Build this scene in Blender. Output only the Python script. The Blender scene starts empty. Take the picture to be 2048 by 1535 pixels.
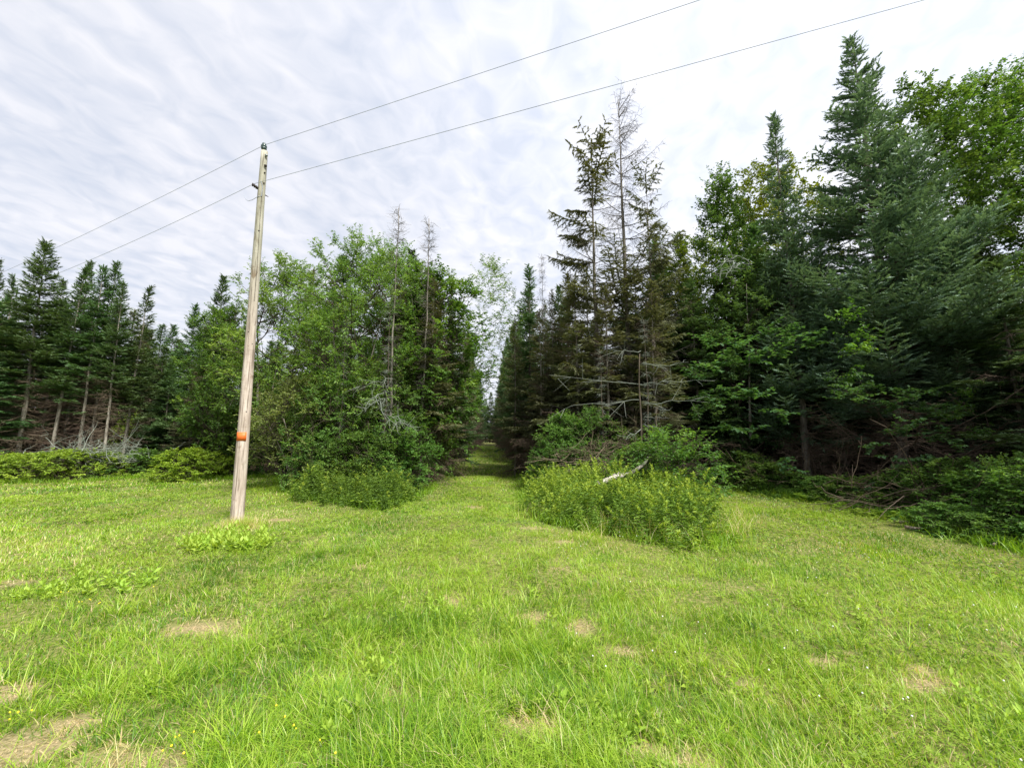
import bpy, math, random
import numpy as np
from mathutils import Vector
R = math.radians
random.seed(7)
scene = bpy.context.scene
COL = scene.collection

# ------------------------------------------------------------------ camera
FPX, CH = 820.0, 1.6
PITCH = math.atan(107.5 / FPX)
cam_d = bpy.data.cameras.new('camera')
cam_d.sensor_width = 36.0
cam_d.lens = FPX / 2048 * 36
cam_d.clip_start = 0.05
cam_d.clip_end = 5000
cam = bpy.data.objects.new('camera', cam_d)
cam.location = (0, 0, CH)
cam.rotation_euler = (R(90) + PITCH, 0, 0)
COL.objects.link(cam)
scene.camera = cam

# ------------------------------------------------------------------ light
SUN_EL, SUN_AZ = R(54), R(138)          # azimuth clockwise from +Y (the view direction)
sd = bpy.data.lights.new('sun', 'SUN')
sd.energy = 2.3
sd.angle = R(18)
sd.color = (1.0, 0.96, 0.88)
sun = bpy.data.objects.new('sun', sd)
sv = Vector((math.sin(SUN_AZ) * math.cos(SUN_EL), math.cos(SUN_AZ) * math.cos(SUN_EL), math.sin(SUN_EL)))
sun.rotation_euler = sv.to_track_quat('Z', 'Y').to_euler()
COL.objects.link(sun)

world = bpy.data.worlds.new('World')
scene.world = world
world.use_nodes = True
wn, wl = world.node_tree.nodes, world.node_tree.links
wn.clear()
w_out = wn.new('ShaderNodeOutputWorld')
w_bg = wn.new('ShaderNodeBackground')
w_bg.inputs['Strength'].default_value = 0.05
sky = wn.new('ShaderNodeTexSky')
sky.sky_type = 'NISHITA'
sky.sun_disc = False
sky.sun_elevation = SUN_EL
sky.sun_rotation = SUN_AZ
tc = wn.new('ShaderNodeTexCoord')
sep = wn.new('ShaderNodeSeparateXYZ')
wl.new(tc.outputs['Generated'], sep.inputs[0])


def wmath(op, a, b=None, c=None):
    n = wn.new('ShaderNodeMath')
    n.operation = op
    for i, v in enumerate((a, b, c)):
        if v is None:
            continue
        if isinstance(v, (int, float)):
            n.inputs[i].default_value = v
        else:
            wl.new(v, n.inputs[i])
    return n.outputs[0]


zc = wmath('MAXIMUM', wmath('ADD', sep.outputs['Z'], 0.10), 0.10)
cx = wmath('DIVIDE', sep.outputs['X'], zc)
cy = wmath('DIVIDE', sep.outputs['Y'], zc)
comb = wn.new('ShaderNodeCombineXYZ')
wl.new(cx, comb.inputs[0]); wl.new(cy, comb.inputs[1])
mp = wn.new('ShaderNodeMapping')
mp.inputs['Rotation'].default_value = (0, 0, R(17))
wl.new(comb.outputs[0], mp.inputs['Vector'])
mp2 = wn.new('ShaderNodeMapping')
mp2.inputs['Scale'].default_value = (1.0, 0.75, 1.0)
wl.new(mp.outputs[0], mp2.inputs['Vector'])
wave = wn.new('ShaderNodeTexWave')
wave.wave_type = 'BANDS'; wave.bands_direction = 'X'
wave.inputs['Scale'].default_value = 2.7
wave.inputs['Distortion'].default_value = 6.0
wave.inputs['Detail'].default_value = 3.0
wave.inputs['Detail Scale'].default_value = 1.6
wave.inputs['Detail Roughness'].default_value = 0.55
wl.new(mp2.outputs[0], wave.inputs['Vector'])
noi = wn.new('ShaderNodeTexNoise')
noi.inputs['Scale'].default_value = 11.0
noi.inputs['Distortion'].default_value = 0.8
noi.inputs['Detail'].default_value = 5.0
noi.inputs['Roughness'].default_value = 0.5
mp3 = wn.new('ShaderNodeMapping')
mp3.inputs['Scale'].default_value = (1.0, 0.78, 1.0)
wl.new(mp.outputs[0], mp3.inputs['Vector'])
wl.new(mp3.outputs[0], noi.inputs['Vector'])
big = wn.new('ShaderNodeTexNoise')
big.inputs['Scale'].default_value = 1.6
big.inputs['Detail'].default_value = 2.0
wl.new(mp.outputs[0], big.inputs['Vector'])
cl = wmath('ADD', wmath('MULTIPLY', wave.outputs['Fac'], 0.07),
           wmath('ADD', wmath('MULTIPLY', noi.outputs['Fac'], 0.70), wmath('MULTIPLY', big.outputs['Fac'], 0.55)))
ramp = wn.new('ShaderNodeValToRGB')
ramp.color_ramp.elements[0].position = 0.48
ramp.color_ramp.elements[0].color = (5.15, 5.5, 6.35, 1)
ramp.color_ramp.elements[1].position = 0.84
ramp.color_ramp.elements[1].color = (7.0, 7.0, 7.4, 1)
wl.new(cl, ramp.inputs[0])
# cloud layer grows brighter around the veiled sun
dot = wn.new('ShaderNodeVectorMath'); dot.operation = 'DOT_PRODUCT'
wl.new(tc.outputs['Generated'], dot.inputs[0])
dot.inputs[1].default_value = Vector((0.62, 0.42, 0.66)).normalized()
glow = wmath('MULTIPLY', wmath('POWER', wmath('MAXIMUM', dot.outputs['Value'], 0.0), 3.0), 0.30)
gl = wn.new('ShaderNodeVectorMath'); gl.operation = 'SCALE'
wl.new(ramp.outputs[0], gl.inputs[0])
wl.new(wmath('ADD', glow, 0.885), gl.inputs['Scale'])
mix = wn.new('ShaderNodeMix'); mix.data_type = 'RGBA'
mix.inputs[0].default_value = 0.93
wl.new(sky.outputs[0], mix.inputs[6]); wl.new(gl.outputs[0], mix.inputs[7])
wl.new(mix.outputs[2], w_bg.inputs['Color'])
wl.new(w_bg.outputs[0], w_out.inputs['Surface'])

scene.view_settings.view_transform = 'Standard'
scene.view_settings.look = 'None'
scene.view_settings.gamma = 1.0
scene.view_settings.use_curve_mapping = False
EXPO = 1.68
scene.view_settings.exposure = EXPO
scene.render.engine = 'CYCLES'
scene.cycles.max_bounces = 8
scene.cycles.diffuse_bounces = 5
scene.cycles.transmission_bounces = 5
scene.cycles.transparent_max_bounces = 4
scene.cycles.caustics_reflective = False
scene.cycles.caustics_refractive = False


# ------------------------------------------------------------------ survey of the place
def ray(px, py):
    u, v = (px - 1024) / FPX, (767.5 - py) / FPX
    return u, math.cos(PITCH) - v * math.sin(PITCH), math.sin(PITCH) + v * math.cos(PITCH)


def G(px, py):                      # where a sight line meets flat ground
    u, f, z = ray(px, py)
    k = CH / -z
    return u * k, f * k


def P(px, py, depth):
    u, f, z = ray(px, py)
    k = depth / f
    return Vector((u * k, depth, CH + z * k))


# ------------------------------------------------------------------ numpy mesh helpers
def tag(o, label=None, cat=None, group=None, kind=None):
    if label: o['label'] = label
    if cat: o['category'] = cat
    if group: o['group'] = group
    if kind: o['kind'] = kind
    return o


def empty(name, loc=(0, 0, 0), rz=0.0):
    o = bpy.data.objects.new(name, None)
    o.location = loc
    o.rotation_euler = (0, 0, rz)
    o.empty_display_size = 0.3
    COL.objects.link(o)
    return o


class Acc:
    def __init__(s):
        s.V, s.F, s.T, s.n = [], [], [], 0

    def add(s, V, F, T=0.5):
        V = np.asarray(V, np.float32).reshape(-1, 3)
        F = np.asarray(F, np.int32).reshape(-1, 3)
        if len(V) == 0:
            return
        if np.isscalar(T):
            T = np.full(len(V), T, np.float32)
        s.V.append(V); s.F.append(F + s.n); s.T.append(np.asarray(T, np.float32)); s.n += len(V)

    def mesh(s, name, mat, smooth=False):
        V = np.concatenate(s.V); F = np.concatenate(s.F); T = np.concatenate(s.T)
        me = bpy.data.meshes.new(name)
        me.vertices.add(len(V)); me.vertices.foreach_set('co', V.ravel())
        me.loops.add(F.size); me.loops.foreach_set('vertex_index', F.ravel())
        me.polygons.add(len(F))
        me.polygons.foreach_set('loop_start', np.arange(0, F.size, 3, dtype=np.int32))
        if smooth:
            me.polygons.foreach_set('use_smooth', np.ones(len(F), bool))
        a = me.attributes.new('tint', 'FLOAT', 'POINT')
        a.data.foreach_set('value', T)
        me.update(calc_edges=True)
        me.materials.append(mat)
        return me

    def build(s, name, mat, parent=None, smooth=False):
        o = bpy.data.objects.new(name, s.mesh(name, mat, smooth))
        COL.objects.link(o)
        if parent: o.parent = parent
        return o


def norm(a):
    return a / np.maximum(np.linalg.norm(a, axis=-1, keepdims=True), 1e-8)


def segs(P0, P1, r0, r1, k=3):
    """straight tapered k-sided bars, one per row"""
    P0 = np.asarray(P0, float).reshape(-1, 3); P1 = np.asarray(P1, float).reshape(-1, 3)
    n = len(P0)
    r0 = np.broadcast_to(r0, n); r1 = np.broadcast_to(r1, n)
    d = norm(P1 - P0)
    ref = np.where(np.abs(d[:, 2:3]) > 0.9, [[1., 0, 0]], [[0, 0, 1.]])
    a = norm(np.cross(d, ref)); b = np.cross(d, a)
    V = np.zeros((n, 2 * k, 3))
    for i in range(k):
        t = 2 * math.pi * i / k
        o = a * math.cos(t) + b * math.sin(t)
        V[:, i] = P0 + o * r0[:, None]
        V[:, k + i] = P1 + o * r1[:, None]
    f = []
    for i in range(k):
        j = (i + 1) % k
        f += [[i, j, k + j], [i, k + j, k + i]]
    F = (np.array(f)[None] + (np.arange(n) * 2 * k)[:, None, None]).reshape(-1, 3)
    return V.reshape(-1, 3), F


def tube(pts, rad, k=8, cap=True, wob=0.0, rng=None):
    pts = np.asarray(pts, float); n = len(pts)
    rad = np.broadcast_to(rad, n)
    d = norm(np.gradient(pts, axis=0))
    ref = np.array([1., 0, 0]) if abs(d[0, 2]) > 0.7 else np.array([0, 0, 1.])
    a = norm(np.cross(d, ref)); b = np.cross(d, a)
    t = np.arange(k) * 2 * math.pi / k
    w = np.ones((n, k)) if not wob else 1 + wob * (rng.random((n, k)) - .5)
    V = pts[:, None] + (a[:, None] * np.cos(t)[None, :, None] + b[:, None] * np.sin(t)[None, :, None]) * (rad[:, None] * w)[..., None]
    V = V.reshape(-1, 3)
    F = []
    for i in range(n - 1):
        for j in range(k):
            q = (j + 1) % k
            F += [[i * k + j, i * k + q, (i + 1) * k + q], [i * k + j, (i + 1) * k + q, (i + 1) * k + j]]
    if cap:
        V = np.vstack([V, pts[:1], pts[-1:]])
        c0, c1 = n * k, n * k + 1
        for j in range(k):
            q = (j + 1) % k
            F += [[c0, q, j], [c1, (n - 1) * k + j, (n - 1) * k + q]]
    return V, np.array(F)


def lattice(seed):
    g = np.random.default_rng(seed).random((256, 256))

    def f(x, y, s=1.0):
        x = np.asarray(x, float) / s + 100; y = np.asarray(y, float) / s + 100
        xi = np.floor(x).astype(int); yi = np.floor(y).astype(int)
        u = x - xi; v = y - yi
        u = u * u * (3 - 2 * u); v = v * v * (3 - 2 * v)
        a = g[xi & 255, yi & 255]; b = g[(xi + 1) & 255, yi & 255]
        c = g[xi & 255, (yi + 1) & 255]; e = g[(xi + 1) & 255, (yi + 1) & 255]
        return (a * (1 - u) + b * u) * (1 - v) + (c * (1 - u) + e * u) * v
    return f


N1, N2, N3, N4 = lattice(1), lattice(2), lattice(3), lattice(4)


def ground_z(x, y):
    r = np.hypot(x, y)
    return (N1(x, y, 3.1) - .5) * .10 + (N2(x, y, .9) - .5) * .035 + np.clip((r - 25) / 100, 0, 1) * 0.15


# ------------------------------------------------------------------ materials
def new_mat(name):
    m = bpy.data.materials.new(name)
    m.use_nodes = True
    nt = m.node_tree
    nt.nodes.clear()
    out = nt.nodes.new('ShaderNodeOutputMaterial')
    return m, nt, out


def leaf_mat(name, cols, trans=0.35, rough=0.6, spec=0.25, objvar=0.12):
    """cols: list of colours along the per-leaf tint"""
    m, nt, out = new_mat(name)
    N, L = nt.nodes, nt.links
    at = N.new('ShaderNodeAttribute'); at.attribute_name = 'tint'
    rp = N.new('ShaderNodeValToRGB')
    el = rp.color_ramp.elements
    el[0].color = (*cols[0], 1); el[1].color = (*cols[-1], 1)
    for i, c in enumerate(cols[1:-1]):
        e = el.new((i + 1) / (len(cols) - 1)); e.color = (*c, 1)
    L.new(at.outputs['Fac'], rp.inputs[0])
    oi = N.new('ShaderNodeObjectInfo')
    hs = N.new('ShaderNodeHueSaturation')
    mr = N.new('ShaderNodeMapRange')
    mr.inputs[3].default_value = 1 - objvar; mr.inputs[4].default_value = 1 + objvar
    L.new(oi.outputs['Random'], mr.inputs[0]); L.new(mr.outputs[0], hs.inputs['Value'])
    mh = N.new('ShaderNodeMapRange')
    mh.inputs[3].default_value = 0.5 - objvar * .12; mh.inputs[4].default_value = 0.5 + objvar * .12
    L.new(oi.outputs['Random'], mh.inputs[0]); L.new(mh.outputs[0], hs.inputs['Hue'])
    L.new(rp.outputs[0], hs.inputs['Color'])
    bs = N.new('ShaderNodeBsdfPrincipled')
    bs.inputs['Roughness'].default_value = rough
    bs.inputs['Specular IOR Level'].default_value = spec
    L.new(hs.outputs[0], bs.inputs['Base Color'])
    tr = N.new('ShaderNodeBsdfTranslucent')
    g = N.new('ShaderNodeMix'); g.data_type = 'RGBA'; g.blend_type = 'MULTIPLY'
    g.inputs[0].default_value = 1.0
    g.inputs[7].default_value = (1.35, 1.25, 0.55, 1)
    L.new(hs.outputs[0], g.inputs[6]); L.new(g.outputs[2], tr.inputs[0])
    mx = N.new('ShaderNodeMixShader'); mx.inputs[0].default_value = trans
    L.new(bs.outputs[0], mx.inputs[1]); L.new(tr.outputs[0], mx.inputs[2])
    L.new(mx.outputs[0], out.inputs[0])
    return m


def bark_mat(name, c0, c1, scale=14.0, stretch=0.18, bump=0.6, rough=0.9):
    m, nt, out = new_mat(name)
    N, L = nt.nodes, nt.links
    t = N.new('ShaderNodeTexCoord'); mp_ = N.new('ShaderNodeMapping')
    mp_.inputs['Scale'].default_value = (1, 1, stretch)
    L.new(t.outputs['Object'], mp_.inputs[0])
    n = N.new('ShaderNodeTexNoise'); n.inputs['Scale'].default_value = scale; n.inputs['Detail'].default_value = 6
    L.new(mp_.outputs[0], n.inputs['Vector'])
    rp = N.new('ShaderNodeValToRGB')
    rp.color_ramp.elements[0].position = .35; rp.color_ramp.elements[0].color = (*c0, 1)
    rp.color_ramp.elements[1].position = .68; rp.color_ramp.elements[1].color = (*c1, 1)
    L.new(n.outputs['Fac'], rp.inputs[0])
    bs = N.new('ShaderNodeBsdfPrincipled'); bs.inputs['Roughness'].default_value = rough
    bs.inputs['Specular IOR Level'].default_value = 0.2
    L.new(rp.outputs[0], bs.inputs['Base Color'])
    bp = N.new('ShaderNodeBump'); bp.inputs['Strength'].default_value = bump; bp.inputs['Distance'].default_value = .02
    L.new(n.outputs['Fac'], bp.inputs['Height']); L.new(bp.outputs[0], bs.inputs['Normal'])
    L.new(bs.outputs[0], out.inputs[0])
    return m


def plain_mat(name, c, rough=0.6, metal=0.0):
    m, nt, out = new_mat(name)
    bs = nt.nodes.new('ShaderNodeBsdfPrincipled')
    n = nt.nodes.new('ShaderNodeTexNoise'); n.inputs['Scale'].default_value = 30
    rp = nt.nodes.new('ShaderNodeValToRGB')
    rp.color_ramp.elements[0].color = (*[v * .75 for v in c], 1); rp.color_ramp.elements[1].color = (*[min(1, v * 1.15) for v in c], 1)
    nt.links.new(n.outputs['Fac'], rp.inputs[0]); nt.links.new(rp.outputs[0], bs.inputs['Base Color'])
    bs.inputs['Roughness'].default_value = rough; bs.inputs['Metallic'].default_value = metal
    nt.links.new(bs.outputs[0], out.inputs[0])
    return m


M = {}
M['needle'] = leaf_mat('spruce_needles', [(.052, .100, .032), (.095, .172, .060), (.155, .255, .105)], .2, .6, .3, .16)
M['needle_blue'] = leaf_mat('blue_spruce_needles', [(.065, .120, .066), (.130, .220, .135), (.225, .350, .230)], .2, .55, .35, .08)
M['needle_old'] = leaf_mat('sparse_needles', [(.095, .105, .052), (.140, .160, .078), (.20, .225, .120)], .22, .7, .2, .12)
M['lichen'] = leaf_mat('lichen_twigs', [(.13, .15, .12), (.22, .25, .21), (.34, .37, .32)], .05, .9, .1, .08)
M['brown'] = leaf_mat('brown_dead_twigs', [(.085, .060, .042), (.140, .105, .075), (.22, .17, .13)], .03, .9, .1, .15)
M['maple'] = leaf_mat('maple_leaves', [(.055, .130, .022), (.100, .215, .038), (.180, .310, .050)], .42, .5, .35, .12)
M['maple_d'] = leaf_mat('olive_maple_leaves', [(.056, .125, .024), (.098, .195, .040), (.170, .285, .060)], .40, .55, .25, .12)  # darker olive variant of the maple green
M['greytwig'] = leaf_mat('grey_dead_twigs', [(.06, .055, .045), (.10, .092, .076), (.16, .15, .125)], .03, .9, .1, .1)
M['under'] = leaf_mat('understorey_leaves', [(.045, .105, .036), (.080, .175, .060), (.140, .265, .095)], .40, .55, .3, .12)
M['maple_y'] = leaf_mat('yellowish_leaves', [(.085, .135, .020), (.150, .220, .030), (.24, .31, .045)], .42, .5, .3, .08)
M['ash'] = leaf_mat('ash_leaves', [(.10, .21, .036), (.180, .340, .066), (.31, .46, .10)], .42, .5, .35, .10)
M['shrub'] = leaf_mat('shrub_leaves', [(.055, .125, .022), (.110, .215, .042), (.200, .330, .078)], .42, .55, .22, .12)
M['shrub_pale'] = leaf_mat('pale_shrub_leaves', [(.12, .180, .040), (.20, .285, .068), (.31, .39, .11)], .32, .5, .35, .10)
M['bright'] = leaf_mat('bright_shrub_leaves', [(.14, .25, .026), (.26, .41, .045), (.40, .55, .075)], .40, .5, .3, .08)
M['golden'] = leaf_mat('goldenrod_leaves', [(.085, .165, .032), (.20, .325, .055), (.44, .53, .080)], .40, .55, .25, .05)
M['sprout'] = leaf_mat('sprout_leaves', [(.26, .40, .05), (.38, .54, .08), (.50, .66, .13)], .42, .5, .3, .08)
M['grass'] = leaf_mat('grass_blades', [(.075, .195, .009), (.210, .395, .018), (.420, .590, .055), (.58, .52, .25), (.80, .62, .42)], .42, .42, .5, .0)
M['bark_spruce'] = bark_mat('spruce_bark', (.10, .085, .070), (.25, .225, .19))
M['bark_grey'] = bark_mat('grey_bark', (.12, .105, .085), (.27, .25, .21))
M['bark_dark'] = bark_mat('dark_bark', (.05, .04, .03), (.13, .105, .08))
M['bark_pale'] = bark_mat('pale_spruce_bark', (.19, .17, .14), (.40, .37, .31))
M['birch'] = bark_mat('birch_bark', (.20, .17, .14), (.58, .54, .49), 14, 1.0, .4)
M['deadwood'] = bark_mat('weathered_wood', (.16, .12, .085), (.42, .35, .27), 16, .5)
M['iron'] = plain_mat('rusty_iron', (.06, .05, .045), .6, .6)
M['glass_ins'] = plain_mat('dark_porcelain', (.05, .085, .08), .2)
M['zinc'] = plain_mat('zinc_steel', (.30, .33, .32), .45, .5)
M['wire'] = plain_mat('aluminium_wire', (.40, .45, .52), .5, .5)
M['orange'] = plain_mat('orange_marker', (.86, .17, .03), .5)


# ------------------------------------------------------------------ the lawn outline
LAWN_PX = [(-700, 990), (-300, 968), (0, 964), (150, 961), (250, 955), (330, 952), (400, 958), (470, 958), (520, 953), (560, 958),
           (572, 985), (620, 1000), (700, 1008), (760, 1015), (820, 998), (862, 975), (900, 945), (930, 918), (955, 897), (970, 884)]
LAWN_PX2 = [(994, 884), (1005, 895), (1018, 915), (1030, 940), (1040, 965), (1050, 990), (1062, 1018), (1110, 1046), (1200, 1060),
            (1320, 1085), (1440, 1092), (1452, 1060), (1420, 1015), (1392, 975), (1385, 958), (1420, 962), (1500, 986), (1650, 1006), (1800, 1042),
            (1950, 1086), (2100, 1115), (2300, 1180)]
POLY = [G(*p) for p in LAWN_PX]
POLY += [(POLY[-1][0] - .0508 * 70, POLY[-1][1] + 70)]
RP = [G(*p) for p in LAWN_PX2]
POLY += [(RP[0][0] - .0508 * 70, RP[0][1] + 70)] + RP
POLY += [(RP[-1][0] + .6, -12), (-40, -12)]
POLY = np.array(POLY)


def in_lawn(x, y):
    x = np.asarray(x, float); y = np.asarray(y, float)
    jx = x + (N3(x, y, .7) - .5) * .5 * np.clip(y / 12, .2, 1); jy = y + (N4(x, y, .7) - .5) * .5
    c = np.zeros(x.shape, bool)
    n = len(POLY)
    for i in range(n):
        x0, y0 = POLY[i]; x1, y1 = POLY[(i + 1) % n]
        if y0 == y1:
            continue
        hit = ((y0 > jy) != (y1 > jy)) & (jx < (x1 - x0) * (jy - y0) / (y1 - y0) + x0)
        c ^= hit
    return c


# worn, thatchy spots: (px, py, half width, half depth) along the ground
def spot(px, py, rx, ry):
    x, y = G(px, py)
    return x, y, rx * .85, ry * .85


SPOTS = [spot(*a) for a in [
    (395, 1262, .34, .16), (480, 1276, .18, .09), (720, 1136, .22, .10), (905, 1198, .14, .14), (1066, 1230, .20, .14),
    (1166, 1252, .15, .16), (1130, 1086, .20, .12), (1122, 1141, .17, .10), (1642, 1326, .18, .10), (1862, 1385, .24, .12), (1838, 1345, .12, .08),
    (1095, 1455, .13, .15), (1040, 1440, .18, .10), (20, 1160, .28, .10), (480, 1056, .45, .18), (560, 1040, .4, .12),
    (790, 1388, .13, .12), (150, 1448, .22, .12), (30, 1505, .34, .16), (260, 1525, .36, .15), (945, 1012, .35, .25), (1060, 1058, .3, .2),
    (1290, 1500, .16, .10), (1380, 1530, .22, .08), (1520, 1130, .2, .1), (1700, 1310, .12, .06), (10, 1390, .22, .14),
    (1230, 1300, .15, .08), (1460, 1360, .16, .08), ]]


def bare(x, y):
    b = np.zeros(np.shape(x))
    for sx, sy, rx, ry in SPOTS:
        d = ((x - sx) / rx) ** 2 + ((y - sy) / ry) ** 2
        d = d * (0.35 + 1.5 * N2(x, y, .10) * (.5 + N3(x, y, .23)))
        b = np.maximum(b, np.clip(1.35 - d, 0, 1))
    return b


# ------------------------------------------------------------------ ground
def build_ground():
    xs = np.unique(np.round(np.concatenate([np.arange(-14, 14, .16), np.arange(-40, 40, .8), np.arange(-140, 141, 10), [-1500, -600, -300, 300, 600, 1500]]), 3))
    ys = np.unique(np.round(np.concatenate([np.arange(-4, 19, .16), np.arange(19, 60, .6), np.arange(-60, 200, 8), [-1500, -500, -200, 300, 600, 1500]]), 3))
    X, Y = np.meshgrid(xs, ys)
    Z = ground_z(X, Y)
    nx, ny = len(xs), len(ys)
    V = np.stack([X, Y, Z], -1).reshape(-1, 3)
    i = np.arange(nx * ny).reshape(ny, nx)
    a, b, c, d = i[:-1, :-1].ravel(), i[:-1, 1:].ravel(), i[1:, 1:].ravel(), i[1:, :-1].ravel()
    F = np.concatenate([np.stack([a, b, c], 1), np.stack([a, c, d], 1)])
    lawn = in_lawn(V[:, 0], V[:, 1]).astype(float)
    lawn[V[:, 1] > 105] = 1
    T = lawn + np.clip(bare(V[:, 0], V[:, 1]) * 1.3, 0, 1) * lawn
    ac = Acc(); ac.add(V, F, T)
    m, nt, out = new_mat('ground_soil_and_turf')
    N, L = nt.nodes, nt.links
    at = N.new('ShaderNodeAttribute'); at.attribute_name = 'tint'
    t = N.new('ShaderNodeTexCoord')

    def noise(sc, det=5):
        n = N.new('ShaderNodeTexNoise'); n.inputs['Scale'].default_value = sc; n.inputs['Detail'].default_value = det
        L.new(t.outputs['Object'], n.inputs['Vector']); return n.outputs['Fac']

    def rmp(fac, stops):
        r = N.new('ShaderNodeValToRGB'); e = r.color_ramp.elements
        e[0].position, e[0].color = stops[0][0], (*stops[0][1], 1)
        e[1].position, e[1].color = stops[-1][0], (*stops[-1][1], 1)
        for p, c_ in stops[1:-1]:
            k = e.new(p); k.color = (*c_, 1)
        L.new(fac, r.inputs[0]); return r.outputs[0]
    turf = rmp(noise(22), [(.3, (.08, .115, .024)), (.5, (.16, .175, .05)), (.74, (.30, .25, .12))])
    soil = rmp(noise(9), [(.3, (.030, .022, .014)), (.55, (.060, .043, .027)), (.75, (.10, .075, .045))])
    mx_ = N.new('ShaderNodeMix'); mx_.data_type = 'RGBA'
    L.new(at.outputs['Fac'], mx_.inputs[0]); L.new(soil, mx_.inputs[6]); L.new(turf, mx_.inputs[7])
    straw = rmp(noise(60, 8), [(.3, (.12, .09, .05)), (.5, (.33, .25, .15)), (.7, (.52, .40, .26))])
    fb = N.new('ShaderNodeMapRange'); fb.inputs[1].default_value = 1.0; fb.inputs[2].default_value = 1.9; fb.inputs[4].default_value = .62; L.new(at.outputs['Fac'], fb.inputs[0])
    mb = N.new('ShaderNodeMix'); mb.data_type = 'RGBA'; L.new(fb.outputs[0], mb.inputs[0]); L.new(mx_.outputs[2], mb.inputs[6]); L.new(straw, mb.inputs[7])
    bs = N.new('ShaderNodeBsdfPrincipled'); bs.inputs['Roughness'].default_value = 1; bs.inputs['Specular IOR Level'].default_value = .1
    L.new(mb.outputs[2], bs.inputs['Base Color'])
    bp = N.new('ShaderNodeBump'); bp.inputs['Distance'].default_value = .03; bp.inputs['Strength'].default_value = .7
    L.new(noise(35, 8), bp.inputs['Height']); L.new(bp.outputs[0], bs.inputs['Normal'])
    L.new(bs.outputs[0], out.inputs[0])
    tag(ac.build('ground', m, smooth=True), 'mown green lawn with a bare brown forest floor beyond', kind='structure')


build_ground()

# ------------------------------------------------------------------ grass
rng = np.random.default_rng(11)


def blades(x, y, h, w, lean, az, tint, nseg):
    n = len(x)
    z0 = ground_z(x, y) - .01
    el0 = R(84) - lean * .5
    pts = [np.stack([x, y, z0], 1)]
    for s in range(nseg):
        e = el0 - lean * (s + .5) / nseg * 1.5
        d = np.stack([np.cos(e) * np.cos(az), np.cos(e) * np.sin(az), np.sin(e)], 1)
        pts.append(pts[-1] + d * (h / nseg)[:, None])
    ta = az + math.pi / 2 + rng.normal(0, .5, n)
    side = np.stack([np.cos(ta), np.sin(ta), np.zeros(n)], 1)
    V = np.zeros((n, 2 * nseg + 1, 3))
    for s in range(nseg):
        ww = (w * (1.0 if s == 0 else .95 - .22 * s))[:, None] * .5
        V[:, 2 * s] = pts[s] - side * ww
        V[:, 2 * s + 1] = pts[s] + side * ww
    V[:, 2 * nseg] = pts[nseg]
    f = []
    for s in range(nseg - 1):
        a = 2 * s
        f += [[a, a + 1, a + 3], [a, a + 3, a + 2]]
    a = 2 * (nseg - 1)
    f += [[a, a + 1, a + 2]]
    F = (np.array(f)[None] + (np.arange(n) * (2 * nseg + 1))[:, None, None]).reshape(-1, 3)
    T = np.repeat(tint, 2 * nseg + 1)
    return V.reshape(-1, 3), F, T


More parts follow.
